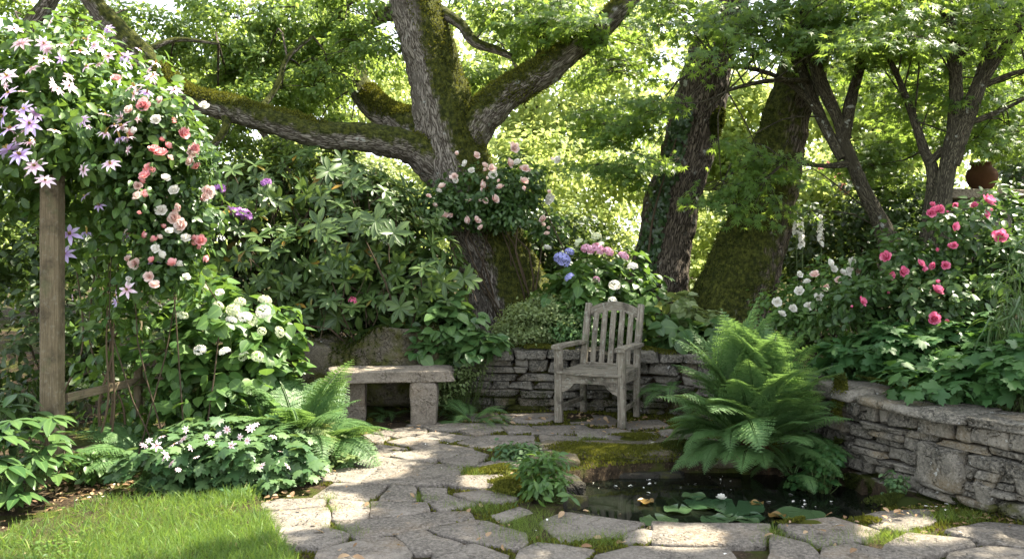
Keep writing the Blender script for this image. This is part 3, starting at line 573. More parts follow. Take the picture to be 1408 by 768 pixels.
def cp(name, build, mat='wood'):
    m = MB(); build(m); return m.build(name, M[mat], ch, smooth=False)
W2, DP = .265, .53       # local: x across, y back, z up; front legs at y=0
for sx in (-1, 1):
    cp('front_leg', lambda m: board(m, line((sx*W2, 0, 0), (sx*W2, 0, .635)), .062, .058, (1, 0, 0), seed=sx+2))
    cp('back_leg', lambda m: board(m, [(sx*.235, DP, 0), (sx*.235, DP, .25), (sx*.235, DP, .42), (sx*.235, DP+.035, .6), (sx*.235, DP+.09, .8), (sx*.235, DP+.15, .985)], .052, .055, (1, 0, 0), seed=sx+5))
    cp('armrest', lambda m: board(m, [(sx*W2, -.06, .648), (sx*W2, .08, .652), (sx*.262, .3, .645), (sx*.25, DP+.03, .638)], .085, .034, (1, 0, 0), seed=sx+8))
    cp('side_rail', lambda m: board(m, line((sx*.25, .02, .385), (sx*.238, DP, .375)), .024, .075, (1, 0, 0), seed=sx+11))
    cp('stretcher', lambda m: board(m, line((sx*.255, .02, .13), (sx*.235, DP, .13)), .024, .04, (1, 0, 0), seed=sx+14))
def apron(m):
    xs_ = np.linspace(-W2+.03, W2-.03, 41); top = .415; e = (W2-.03)-np.abs(xs_); low = np.where(e < .115, .345-.085*np.clip(1-e/.105, 0, 1)**.8-.012*np.sin(np.clip(e/.115, 0, 1)*math.pi), .345)
    V = []; n = len(xs_)
    for y in (-.014, .014):
        V += [(x, y, top) for x in xs_]+[(x, y, l) for x, l in zip(xs_, low)]
    F4 = []
    for i in range(n-1): F4 += [(i, n+i, n+i+1, i+1), (2*n+i, 2*n+i+1, 3*n+i+1, 3*n+i), (i, i+1, 2*n+i+1, 2*n+i), (n+i, 3*n+i, 3*n+i+1, n+i+1)]
    V = np.array(V); m.add(V, np.array(F4), V[:, [2, 1, 0]])
cp('apron', apron)
for i, y in enumerate(np.linspace(-.01, .49, 8)): cp('seat_slat', lambda m: board(m, [(-.27+.012*i/6, y, .432), (-.1, y, .424), (.1, y, .424), (.27-.012*i/6, y, .432)], .066, .02, (0, 1, 0), seed=i+20))
bk = lambda x, z: (x, DP+.0+max(0, z-.42)**1.15*.27+.005, z)
for i, x in enumerate(np.linspace(-.155, .155, 5)): cp('back_slat', lambda m: board(m, [bk(x, z) for z in np.linspace(.44, .94-1.5*x*x, 6)], .046, .018, (1, 0, 0), seed=i+30))
cp('top_rail', lambda m: board(m, [(x, bk(0, .95)[1], (.968-1.55*x*x)) for x in np.linspace(-.212, .212, 13)], .03, .085, (0, 1, 0), seed=41))
cp('bottom_rail', lambda m: board(m, [(x, DP+.01, .435) for x in np.linspace(-.21, .21, 5)], .03, .05, (0, 1, 0), seed=42))
yaw = -math.radians(25); c = G(855, 592); ch.rotation_euler = (0, 0, yaw); ch.scale = (1.07, 1, 1); ch.location = (c[0]-W2*1.07*math.cos(yaw), c[1]-W2*1.07*math.sin(yaw), .028)

# ------------------------------------------------------------------ timber trellis post
tr = thing('garden_trellis', 'old square timber post with slim trellis bars under the clematis', 'trellis', (-2.96, 5.5, 0))
m = MB(); b = G(72, 668); board(m, [(b[0], b[1], z) for z in np.linspace(-.05, 1.98, 16)], .118, .118, (1, 0, 0)); m.build('post', M['post'], tr, smooth=False)
m = MB(); board(m, [(b[0]+.22, b[1]+.75, z) for z in np.linspace(-.05, 2.2, 10)], .05, .05, (1, 0, 0), seed=3); m.build('upright', M['post'], tr, smooth=False)
for z in (.17, .55): m = MB(); board(m, line((b[0]+.05, b[1]+.075, z), (b[0]+.26, b[1]+.85, z+.01)), .025, .055, (1, 0, 0), seed=z*9); m.build('rail', M['post'], tr, smooth=False)
#@@PLANTS
# ------------------------------------------------------------------ crown leaves cut away so the sun reaches chosen spots
GAPS += [(G(440, 640), .30), (G(545, 600), .26), (G(620, 582), .28), (G(480, 652), .25), (G(560, 630), .12), (P(540, 512, 7.4), .3), (G(150, 725), .6), (G(300, 715), .45), (G(60, 740), .4), (G(650, 580), .2),
         (P(320, 440, 6.3), .5), (P(430, 500, 6.4), .4), (P(300, 610, 5.3), .5), (P(210, 600, 5.2), .35), (P(120, 130, 5.7), .9), (P(60, 60, 5.7), .8), (P(230, 240, 5.8), .6), (P(570, 340, 8.0), .7), (P(500, 310, 8.2), .6), (P(640, 480, 7.7), .4),
         (P(700, 360, 9.4), .5), (P(650, 130, 9.4), .5), (P(720, 440, 8.4), .5), (P(650, 260, 9.0), .6), (P(800, 380, 8.6), .5), (P(350, 250, 8.5), .6), (P(400, 150, 9.5), .5), (P(1100, 380, 7.6), .5), (P(1180, 420, 7), .4), (P(1290, 380, 6.6), .3),
         (G(690, 660), .2), (P(1000, 450, 7.9), .4), (P(980, 520, 5.9), .35), (P(860, 460, 7.4), .2), (P(450, 560, 6.2), .3)]
def PT(L):
    p = np.array([P(a, b, d) for a, b, d, _ in L]); return p, np.array([w_*.5*d/F for _, _, d, w_ in L])
GAPS = [(p_, r_*1.35) for p_, r_ in GAPS]+[(P(470, 240, 12.5), 1.0), (P(560, 250, 12.5), .8), (P(720, 400, 9.2), .7), (P(600, 380, 8.1), .7), (P(540, 300, 8.4), .7), (P(400, 330, 8.2), .5), (P(800, 250, 11.5), 1.), (P(1180, 220, 12.5), .8), (P(1040, 480, 5.8), .4), (P(1270, 500, 5.8), .3), (G(1250, 735), .2), (G(930, 745), .22), (P(1330, 330, 6.5), .3), (P(480, 400, 8.1), .4)]
# ------------------------------------------------------------------ the big oak
def oak_moss(V, Nn, s): return .37+.62*Nn[:, 0]+.15*Nn[:, 2]+.25*np.exp(-((V[:, 2]-3.4)/.5)**2)*(Nn[:, 0] > -.2)+.34*np.clip((2.0-V[:, 2])/.7, 0, 1)*np.clip((Nn[:, 0]+.45)/.7, 0, 1)
def limb_moss(V, Nn, s): return .52+.38*Nn[:, 2]
oak = thing('oak_tree', 'great old oak with mossy forked trunk and long bent limbs', 'tree', (0, 9.5, .5))
m = MB(); pt = PT([(716, 480, 9.5, 168), (704, 440, 9.5, 138), (692, 395, 9.5, 116), (676, 345, 9.5, 102), (652, 290, 9.5, 92), (630, 230, 9.5, 86), (613, 165, 9.5, 86), (598, 100, 9.5, 76), (583, 50, 9.5, 68), (568, 0, 9.5, 63), (552, -60, 9.4, 58), (545, -140, 9.3, 50), (565, -260, 9.2, 38), (600, -400, 9.0, 20)])
tv = [tube(m, *pt, 170, .022, .06, .013, 1, oak_moss, flare=.12)]; m.build('trunk', M['oak_bark'], oak)
LIMBS = [[(612, 235, 9.5, 60), (570, 205, 9.35, 47), (520, 191, 9.2, 42), (440, 184, 9.0, 38), (380, 169, 8.9, 37), (310, 148, 8.8, 35), (245, 127, 8.7, 33), (190, 72, 8.7, 33), (145, 24, 8.7, 29), (105, -40, 8.6, 24), (70, -140, 8.4, 16)],
         [(600, 195, 9.7, 46), (560, 170, 9.9, 42), (518, 148, 10.1, 40), (494, 118, 10.3, 34), (480, 70, 10.4, 27), (466, 10, 10.5, 25), (455, -70, 10.5, 20), (440, -200, 10.4, 10)],
         [(632, 205, 9.5, 62), (662, 160, 9.45, 50), (700, 126, 9.4, 44), (745, 98, 9.3, 42), (795, 62, 9.2, 36), (840, 26, 9.1, 30), (885, -25, 9.0, 25), (950, -110, 8.9, 14)],
         [(603, 15, 9.5, 20), (632, 32, 9.4, 15), (652, 58, 9.3, 14), (680, 68, 9.3, 13), (703, 78, 9.3, 9)], [(560, 10, 9.6, 26), (535, 18, 9.8, 21), (505, 33, 9.9, 17), (480, 60, 9.9, 10)],
         [(308, 150, 8.8, 14), (311, 172, 8.7, 11), (300, 192, 8.65, 10), (285, 203, 8.6, 9), (272, 205, 8.6, 5)], [(728, 105, 9.3, 9), (748, 60, 9.4, 18), (735, 0, 9.5, 24), (730, -60, 9.5, 22)], [(60, 110, 8.9, 20), (40, 50, 8.9, 24), (62, 10, 8.9, 22), (110, -50, 8.8, 18)],
         [(350, 160, 8.9, 10), (380, 120, 9.1, 8), (395, 80, 9.3, 7), (430, 50, 9.5, 4)], [(668, 150, 9.4, 8), (690, 120, 9.6, 12), (720, 115, 9.7, 5)], [(190, 75, 8.7, 9), (240, 55, 8.9, 7), (300, 60, 9.1, 4)]]
for j, L in enumerate(LIMBS):
    m = MB(); pt = PT(L); big = L[0][3] > 30
    tv.append(tube(m, *pt, 64 if big else 18, .03 if big else .06, .09, .008 if big else .003, 5+j, limb_moss)); m.build('limb', M['oak_bark'], oak)
m = MB(); rg = R(31)
for V, Nn, ms in tv[:4]: fuzz(m, V, Nn, ms+.45*nz(V, 5, 81), 14000, .024, rg, .62)
m.build('moss', M['moss'], oak)
# crown: the leafy sprays that hang into view, then the high crown over the whole corner
rg = R(32); vis = [(px, py, d, r) for px, py, d, r in [(205, 40, 9.6, .55), (300, 60, 10, .6), (360, 95, 10.2, .6), (430, 70, 10.6, .65), (385, 135, 10.0, .5), (470, 60, 11, .6), (290, 112, 10.4, .5), (130, 30, 10, .5), (40, 25, 10, .55), (530, 80, 11, .5), (455, 135, 11, .5), (325, 25, 10.2, .6), (235, 90, 9.8, .4), (410, 22, 10.4, .6),
       (500, 20, 10.6, .4), (610, 12, 10.5, .35), (680, 12, 9.2, .4), (725, 50, 10.3, .45), (650, 110, 10.8, .5), (770, 22, 9.4, .5), (820, 90, 9.9, .45), (300, 185, 10.4, .4), (345, 150, 9.6, .35), (690, 60, 10.5, .35), (420, 210, 10.8, .5), (480, 190, 11.2, .4), (470, 45, 9.7, .42), (452, 92, 9.7, .36), (505, 62, 9.6, .34), (478, 8, 9.6, .4), (430, 120, 9.6, .3)]]
sp = [(*P(a, b, d), r*1.05, r, r*.62) for a, b, d, r in vis]
p, o = clumped(rg, sp, 380, .21, 110, .6); m = MB(); foliage(m, T_OAK, p, o, .066, rg)
hi = [(-3.2, 8.6, 6.0, 1.6, 1.8, .8), (-1.2, 9.2, 6.6, 1.8, 1.9, .9), (-2.0, 7.2, 6.4, 1.5, 1.4, .8), (.8, 9.0, 6.4, 1.7, 1.8, .9), (1.0, 10.2, 5.6, 1.6, 1.2, .7), (-.2, 7.4, 7.0, 1.7, 1.4, .9), (2.0, 8.6, 7.2, 1.4, 1.4, .8)]
p, o = clumped(rg, hi, 170, .34, 60, .6); p, o = openings(p, o); foliage(m, T_OAK, p, o, .10, rg); m.build('crown', M['oak'], oak)
m = MB(); q = np.array(sp)[:, :3]; lim = np.vstack([PT(L)[0] for L in LIMBS]); near = np.array([lim[np.argmin(((lim-c)**2).sum(1))] for c in q])
kk = np.linalg.norm(near-q, axis=1) < 1.6; twigs(m, near[kk], q[kk], .013, rg, .12)
for c in q:
    e = c+rg.normal(size=(7, 3))*np.array([.38, .3, .2]); twigs(m, np.repeat(c[None], 7, 0), e, .006, rg, .05, seg=4)
m.build('twigs', M['dark_bark'], oak)

# ------------------------------------------------------------------ two leaning trunks to the right of the oak
def old_tree(label, L, mossf, seed, hi, leaf='oak', per=60):
    pt = PT(L); t = thing('old_tree', label, 'tree', pt[0][0]); m = MB(); tvv = tube(m, *pt, 130, .026, .05, .014, seed, mossf, flare=.10); m.build('trunk', M['dark_bark'], t)
    rng = R(seed+50); m = MB(); fuzz(m, tvv[0], tvv[1], tvv[2]+.4*nz(tvv[0], 5, 82), 14000, .022, rng, .66); m.build('moss', M['moss_dk'], t)
    m = MB(); p, o = clumped(rng, hi, 80, .34, per, .6); p, o = openings(p, o); foliage(m, T_OAK, p, o, .10, rng); m.build('crown', M[leaf], t); return t
old_tree('dark leaning trunk with ivy right of the oak', [(894, 470, 9.4, 100), (900, 420, 9.4, 80), (909, 360, 9.4, 74), (925, 280, 9.4, 74), (948, 200, 9.4, 70), (967, 120, 9.4, 67), (988, 40, 9.4, 60), (1004, -20, 9.4, 58), (1030, -130, 9.3, 50), (1050, -280, 9.2, 32), (1060, -400, 9.2, 14)],
         lambda V, Nn, s: .12+.2*Nn[:, 0]-.1*s, 61, [(2.6, 9.2, 5.9, 1.7, 1.6, .8), (4.0, 9.6, 6.6, 1.5, 1.6, .8), (2.9, 7.6, 6.9, 1.6, 1.3, .8)])
old_tree('thick moss coated trunk leaning right behind the big fern', [(990, 480, 8.9, 128), (1004, 430, 8.9, 110), (1020, 380, 8.9, 98), (1041, 310, 8.9, 86), (1061, 245, 8.9, 75), (1082, 165, 8.9, 62), (1105, 90, 8.9, 60), (1125, 20, 8.9, 58), (1150, -80, 8.9, 52), (1180, -220, 8.9, 40), (1220, -380, 8.9, 16)],
         lambda V, Nn, s: .50-.25*Nn[:, 0]+.12*np.sin(s*9), 63, [(4.9, 8.0, 6.0, 1.5, 1.5, .8), (4.0, 6.6, 6.4, 1.4, 1.3, .8), (6.2, 7.0, 6.6, 1.4, 1.5, .8)])
# ivy on the dark trunk
rg = R(64); iv = thing('ivy', 'dark ivy climbing the left side of the leaning trunk', 'climber', P(880, 440, 9.2)); m = MB()
y = rg.uniform(150, 440, 900); xc = np.interp(y, [100, 200, 280, 360, 420, 440], [968, 947, 924, 908, 899, 895]); hw = np.interp(y, [150, 440], [31, 37]); a = -rg.uniform(.1, 1.0, 900)**.8
p = np.array([P(x+h*q, yy, 9.36-.30*math.sqrt(max(0, 1-q*q))) for x, h, q, yy in zip(xc, hw, a, y)]); kk = nz(p, 3.5, 83) > -.1; p = p[kk]; o = nrm(np.c_[a[kk], -np.sqrt(1-a[kk]**2)-.2, .1+0*a[kk]])
scatter(m, T_BROAD, p, nrm(np.array([0, 0, -1.])+rg.normal(size=p.shape)*.4), nrm(o+rg.normal(size=p.shape)*.35), .06, rg); m.build('foliage', M['ivy'], iv)
m = MB(); tube(m, *PT([(878, 430, 9.15, 4), (890, 360, 9.12, 4), (900, 290, 9.1, 3), (930, 190, 9.08, 2)]), 6, .05); m.build('stem', M['twig'], iv)

# ------------------------------------------------------------------ maples (layered sprays of fine palmate leaves)
def maple(label, stems, sprays, hi, seed, twig_to=None):
    root = PT(stems[0])[0][0]; t = thing('maple_tree', label, 'tree', root); m = MB(); rng = R(seed)
    for j, L in enumerate(stems): tube(m, *PT(L), 20, .05, .05, .003, seed+j, lambda V, Nn, s: .22+.1*Nn[:, 2])
    m.build('trunk', M['maple_bark'], t)
    m = MB(); mt = MB(); C0 = np.vstack([catmull(*PT(L), .12)[0] for L in stems])
    for px, py, d, r in sprays:
        c = P(px, py, d); k = int(190*r*r/.16); ang = rng.uniform(0, TAU, k); q = np.sqrt(rng.uniform(0, 1, k))*r; tilt = rng.normal(size=2)*.15
        off = np.c_[np.cos(ang)*q*1.15, np.sin(ang)*q, 0*q]; off[:, 2] = off[:, 0]*tilt[0]+off[:, 1]*tilt[1]-.28*(q/r)**2*r*.8+rng.normal(size=k)*.035
        keep = nz(off+c, 6, 84) > -.75; off = off[keep]; k = len(off); o = nrm(np.c_[off[:, :2], -.25*np.ones(k)])
        n_ = nrm(np.array([0, -.15, 1.])+o*.25+rng.normal(size=(k, 3))*.3); scatter(m, T_MAPLE, c+off, o+rng.normal(size=(k, 3))*.35, n_, .062, rng, jit=.25)
        b = C0[np.argmin(((C0-c+rng.normal(size=3)*.45+np.array([0, 0, .3]))**2).sum(1))]
        if np.linalg.norm(b-c) < 1.15: twigs(mt, [b], [c], .009, rng, .12)
        ee = c+off[rng.choice(k, min(7, k))]; twigs(mt, np.repeat(c[None], len(ee), 0), ee, .004, rng, .06, seg=4)
    p, o = clumped(rng, hi, 32*len(hi), .3, 62, .5); p, o = openings(p, o); foliage(m, T_MAPLE, p, o, .085, rng, up=1., droop=.2)
    m.build('crown', M['maple'], t); mt.build('twigs', M['maple_bark'], t); return t
rg = R(71)
def field(regions):
    out = []
    for x0, x1, y0, y1, d0, d1, k, r in regions:
        for _ in range(k): out.append((rg.uniform(x0, x1), rg.uniform(y0, y1), rg.uniform(d0, d1), r*rg.uniform(.7, 1.25)))
    return out
A_STEMS = [[(1228, 345, 8.2, 34), (1208, 300, 8.2, 23), (1185, 255, 8.2, 19), (1164, 205, 8.2, 17), (1152, 165, 8.2, 15), (1128, 110, 8.15, 18), (1112, 50, 8.1, 16), (1100, -30, 8, 13), (1090, -140, 7.9, 7)],
           [(1160, 190, 8.2, 18), (1172, 130, 8.2, 15), (1185, 85, 8.2, 13), (1194, 30, 8.2, 11), (1200, -60, 8.2, 7)], [(1180, 85, 8.2, 10), (1215, 50, 8.2, 8), (1250, 15, 8.1, 7), (1300, -40, 8, 4)],
           [(1158, 218, 8.2, 15), (1128, 160, 8.3, 15), (1105, 100, 8.3, 14), (1085, 40, 8.3, 12), (1068, -40, 8.3, 8)], [(1130, 160, 8.25, 8), (1090, 118, 8.2, 7), (1040, 96, 8.1, 6), (990, 92, 8.0, 3)],
           [(1110, 110, 8.2, 7), (1050, 112, 8.0, 6), (1000, 125, 7.9, 4)], [(1168, 225, 8.2, 10), (1130, 228, 8.1, 6), (1080, 222, 8.0, 3)]]
maple('slender several stemmed maple leaning left above the white flowers', A_STEMS, field([(815, 900, 50, 260, 8.7, 9.3, 18, .32), (895, 990, -20, 60, 8.3, 9.0, 8, .34), (800, 880, 60, 230, 9.0, 9.5, 10, .3), (880, 960, 120, 230, 8.2, 8.8, 7, .28), (960, 1130, 0, 90, 7.4, 8.4, 19, .36), (990, 1110, 180, 245, 7.8, 8.4, 8, .28), (960, 1040, 240, 325, 7.9, 8.5, 7, .25), (1010, 1090, 250, 300, 7.9, 8.3, 3, .22), (700, 860, -10, 60, 8.6, 9.4, 18, .34), (1100, 1230, -20, 70, 7.4, 8.6, 20, .38)]),
      [(3.2, 8.2, 5.3, 1.4, 1.3, .6), (1.9, 7.6, 5.2, 1.2, 1.1, .5), (2.6, 6.6, 5.6, 1.2, 1., .5)], 72)
B_STEMS = [[(1286, 345, 7.6, 36), (1292, 290, 7.6, 28), (1302, 235, 7.6, 23), (1312, 180, 7.6, 20), (1314, 110, 7.6, 17), (1306, 40, 7.6, 20), (1296, -30, 7.6, 17), (1285, -140, 7.6, 9)],
           [(1306, 225, 7.6, 26), (1330, 160, 7.55, 23), (1346, 118, 7.5, 20), (1360, 70, 7.5, 16), (1377, 10, 7.45, 14), (1390, -70, 7.4, 9)], [(1344, 122, 7.5, 15), (1375, 75, 7.4, 13), (1405, 25, 7.3, 11), (1440, -60, 7.2, 7)],
           [(1348, 120, 7.5, 9), (1380, 106, 7.4, 7), (1425, 92, 7.3, 5)], [(1316, 85, 7.6, 10), (1345, 40, 7.5, 8), (1375, -10, 7.4, 6)], [(1278, 330, 7.7, 26), (1283, 240, 7.7, 17), (1270, 205, 7.75, 13), (1250, 145, 7.8, 10), (1226, 88, 7.8, 7), (1205, 60, 7.8, 4)], [(1276, 225, 7.7, 12), (1298, 205, 7.65, 10)], [(1330, 170, 7.55, 9), (1370, 155, 7.4, 7), (1420, 130, 7.2, 4)]]
maple('taller maple with upright forked stems behind the pink roses', B_STEMS, field([(1220, 1420, -30, 60, 6.8, 8.2, 30, .4), (1230, 1420, 60, 150, 7.9, 9.4, 22, .38), (1330, 1430, 130, 210, 7.6, 9.2, 17, .36), (1200, 1290, 150, 230, 8.8, 9.6, 10, .34), (1140, 1260, 60, 150, 8.4, 9.5, 12, .34), (1160, 1250, 190, 270, 8.8, 9.4, 14, .3)]),
      [(4.2, 6.6, 5.0, 1.5, 1.2, .6), (5.2, 7.6, 5.4, 1.5, 1.4, .7), (3.4, 5.4, 5.4, 1.2, 1., .6), (1.8, 6.2, 5.7, 1.3, 1.2, .5), (3.0, 6.8, 6.0, 1.3, 1.2, .5), (4.6, 5.4, 6.4, 1.3, 1.2, .5), (2.6, 5.0, 6.0, 1.2, 1.1, .5), (4.7, 6.3, 5.8, 1.3, 1.0, .5), (3.3, 6.1, 5.4, 1.2, .9, .4), (2.2, 6.6, 5.2, 1.0, .8, .4), (5.6, 6.6, 5.8, 1.1, 1.0, .5)], 73)  # high crown out of view, with clumps added to shade the paving in front

# ------------------------------------------------------------------ beyond the garden: woodland, trees, shrubs
rg = R(81); sp = []
for x in np.arange(-26, 30, 2.4):
    for q in range(3):
        y = rg.uniform(19, 38); h = rg.uniform(3.5, 8.5)*(1 if x > -9 else .62)*(1 if x > -4 else .8); sp.append((x*y/26+rg.normal()*.8, y, h*.55+.8, rg.uniform(1.8, 2.8), 1.6, h*.55))
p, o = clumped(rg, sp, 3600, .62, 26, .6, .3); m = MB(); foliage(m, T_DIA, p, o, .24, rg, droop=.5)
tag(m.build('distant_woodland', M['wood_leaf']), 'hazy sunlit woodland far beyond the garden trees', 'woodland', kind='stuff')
def tree_far(label, px, d, crown, h0, seed, mat='wood_leaf', k=170, leaf=.13, rc=.4):
    b = P(px, 345, d); b[2] = hz(b[0], b[1]); t = thing('broadleaf_tree', label, 'tree', b, 'trees beyond the garden'); rng = R(seed); m = MB()
    top = np.array([np.mean([c[0] for c in crown]), np.mean([c[1] for c in crown]), max(c[2] for c in crown)])
    tube(m, [b-np.array([0, 0, .3]), b*.6+top*.4+rng.normal(size=3)*.2, top], [.17, .12, .04], 14, .2, .05, .004, seed)
    for c in crown: tube(m, [b*.5+top*.5, (b*.4+top*.4+np.array(c[:3])*.2), np.array(c[:3])], [.08, .06, .02], 8, .3)
    m.build('trunk', M['dark_bark'], t); m = MB(); p, o = clumped(rng, crown, k, rc, 55, .6); foliage(m, T_OVAL if leaf < .12 else T_DIA, p, o, leaf, rng); m.build('crown', M[mat], t)
E = lambda px, py, d, rx, rz, ry=None: (*P(px, py, d), rx, ry or rx, rz)
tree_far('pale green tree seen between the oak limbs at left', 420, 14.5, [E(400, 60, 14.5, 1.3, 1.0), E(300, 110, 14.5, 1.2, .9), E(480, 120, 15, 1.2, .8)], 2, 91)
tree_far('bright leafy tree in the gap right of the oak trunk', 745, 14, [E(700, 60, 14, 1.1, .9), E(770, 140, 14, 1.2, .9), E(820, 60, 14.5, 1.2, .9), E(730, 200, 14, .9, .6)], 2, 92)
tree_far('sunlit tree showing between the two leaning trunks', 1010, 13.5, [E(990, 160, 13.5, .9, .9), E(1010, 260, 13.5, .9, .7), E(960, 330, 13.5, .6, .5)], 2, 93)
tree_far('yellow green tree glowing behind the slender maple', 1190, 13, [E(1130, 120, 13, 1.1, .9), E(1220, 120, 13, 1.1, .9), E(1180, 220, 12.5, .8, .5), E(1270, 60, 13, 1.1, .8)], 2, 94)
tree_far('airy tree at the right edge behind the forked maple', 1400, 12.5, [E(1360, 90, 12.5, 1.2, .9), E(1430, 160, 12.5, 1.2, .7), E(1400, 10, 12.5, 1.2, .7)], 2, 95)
tree_far('dim tree behind the clematis at the left edge', 60, 12, [E(40, 330, 12, 1.0, .9), E(120, 230, 12.5, 1.2, .8), E(0, 140, 12.5, 1.1, .8)], 2, 96, 'oak')
def shrub(name, label, cat, base, sp, seed, mat, T, leaf, k, rc, per=40, stems=6, up=.6, ow=.5, rnd=.45, droop=.35, flat=.7, group=None, stem_mat='twig', sr=.012):
    b = np.array(base, float); t = thing(name, label, cat, b, group); rng = R(seed)
    p, o = clumped(rng, sp, k, rc, per, flat); keep = p[:, 2] > b[2]+.01; p, o = p[keep], o[keep]; m = MB(); foliage(m, T, p, o, leaf, rng, up, ow, rnd, droop); m.build('foliage', M[mat], t)
    if stems:
        m = MB(); c, _, _ = shell(rng, sp, stems, .8); s = b+np.c_[rng.normal(size=(stems, 2))*.12, np.zeros(stems)-.03]; twigs(m, s, c, sr, rng, .05, seg=6); m.build('stems', M[stem_mat], t)
    return t, rng
def gb(px, d): b = P(px, 345, d); b[2] = hz(b[0], b[1]); return b
for a in [('tall light green bush right of the oak at the back', 800, 11.6, [E(790, 250, 11.6, .9, .5), E(740, 210, 12, .7, .5), E(850, 230, 11.6, .7, .5), E(780, 320, 11.4, .9, .5)], 'wood_leaf', .085),
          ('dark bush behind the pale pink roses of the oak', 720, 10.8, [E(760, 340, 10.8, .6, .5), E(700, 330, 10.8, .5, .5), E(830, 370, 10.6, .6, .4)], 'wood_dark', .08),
          ('sunlit bush under the left oak limb', 520, 12.5, [E(560, 250, 12.5, .9, .4), E(480, 240, 12.5, .8, .35), E(420, 215, 12.5, .9, .4)], 'wood_leaf', .085),
          ('pale flowering bush glimpsed over the rhododendron', 490, 11.2, [E(495, 245, 11.2, .5, .32), E(535, 290, 11, .5, .3)], 'pale', .07),
          ('green bush between the two leaning trunks', 960, 11, [E(960, 330, 11, .6, .6), E(1000, 400, 10.6, .6, .5), E(940, 410, 10.6, .5, .4)], 'wood_leaf', .08),
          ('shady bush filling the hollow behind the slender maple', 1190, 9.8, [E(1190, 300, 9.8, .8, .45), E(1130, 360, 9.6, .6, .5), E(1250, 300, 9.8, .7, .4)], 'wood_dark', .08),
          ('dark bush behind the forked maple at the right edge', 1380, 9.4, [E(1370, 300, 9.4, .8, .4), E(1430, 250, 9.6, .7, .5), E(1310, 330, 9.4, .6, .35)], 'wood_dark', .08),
          ('lit bush with orange blossom right of the mossy trunk', 1130, 10.6, [E(1130, 280, 10.6, .5, .5), E(1110, 340, 10.4, .5, .5), E(1150, 230, 10.8, .4, .3)], 'wood_leaf', .07),
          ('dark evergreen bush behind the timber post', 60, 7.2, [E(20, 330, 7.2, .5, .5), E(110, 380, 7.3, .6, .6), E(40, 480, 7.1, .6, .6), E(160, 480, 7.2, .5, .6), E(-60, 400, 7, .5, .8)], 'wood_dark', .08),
          ('deep green bush in the left gap under the oak limb', 250, 10.5, [E(250, 230, 10.5, .9, .5), E(170, 260, 10.5, .9, .6), E(330, 230, 10.8, .8, .4)], 'oak', .08)]:
    lab, px, d, sp, mat, lf = a; shrub('garden_bush', lab, 'bush', gb(px, d), sp, 200+px, mat, T_OVAL, lf, 110, .26, 50, 6, group='bushes at the back of the garden')

# ------------------------------------------------------------------ rhododendrons: whorls of long leathery leaves
def rhodo(label, base, sp, seed, n, blooms, per=9):
    b = np.array(base, float); t = thing('rhododendron', label, 'shrub', b, 'rhododendrons behind the bench'); rng = R(seed); m = MB(); ms_ = MB()
    c, o, i = shell(rng, sp, n, .42); kk = c[:, 2] > b[2]+.03; c, o = c[kk], o[kk]; o = nrm(o+np.array([0, -.15, .35])+rng.normal(size=o.shape)*.3); n = len(c)
    wsz = rng.uniform(.65, 1.2, n)
    for q in range(per):
        a = TAU*q/per+rng.uniform(-.35, .35, n); u = nrm(np.cross(o, np.array([.3, .2, 1.])+0*o)); v = np.cross(o, u); r = np.cos(a)[:, None]*u+np.sin(a)[:, None]*v
        el = rng.uniform(-.15, .85, n)[:, None]*(1 if q % 2 else .55); d = nrm(r+o*el-np.array([0, 0, .12])); nn = nrm(o-d*(o*d).sum(-1, keepdims=True)+r*.0)
        scatter(m, T_LANCE, c+o*.01, d, nn, .15*wsz*rng.uniform(.75, 1.15, n), rng)
    m.build('foliage', M['rhodo'], t)
    s = b+np.c_[rng.normal(size=(60, 2))*.18, np.zeros(60)]; twigs(ms_, s, c[rng.choice(n, 60)]-.02, .013, rng, .05); cc = c[rng.choice(n, min(n, 250))]; ce = cc-o[rng.choice(n, len(cc))]*.05-np.array([0, 0, .2])+rng.normal(size=cc.shape)*.08; twigs(ms_, ce, cc, .005, rng, 0, seg=4)
    ms_.build('stems', M['twig'], t)
    for px, py, d, r, mat in blooms: place(TRUSS[mat], t, P(px, py, d), (rng.uniform(-.5, 0), rng.uniform(-.3, .3), rng.uniform(0, 6)), r*2)
    return t
# flower meshes (shared by every copy)
def floret_ball(nf, mat, name, half=True, pet=4, fr=.16, flat=.75, seed=0):
    rng = R(seed); u = nrm(rng.normal(size=(nf, 3)));
    if half: u[:, 2] = np.abs(u[:, 2])*.95-.25; u = nrm(u)
    c = u*.5*np.array([1, 1, flat]); m = MB()
    for q in range(pet):
        a = TAU*q/pet+rng.uniform(-.3, .3, nf); s1 = nrm(np.cross(u, np.array([.2, .1, 1.])+0*u)); s2 = np.cross(u, s1); d = np.cos(a)[:, None]*s1+np.sin(a)[:, None]*s2
        scatter(m, (np.array([(0, 0, 0), (-.5, .5, .02), (0, 1, .1), (.5, .5, .02)]), np.array([(0, 3, 2, 1)]), np.array([(0, 0), (.5, 0), (1, 0), (.5, 0)])), c, d+u*.25, u, fr, rng, jit=.2)
    o = m.build(name, mat, smooth=False); COL.objects.unlink(o); return o
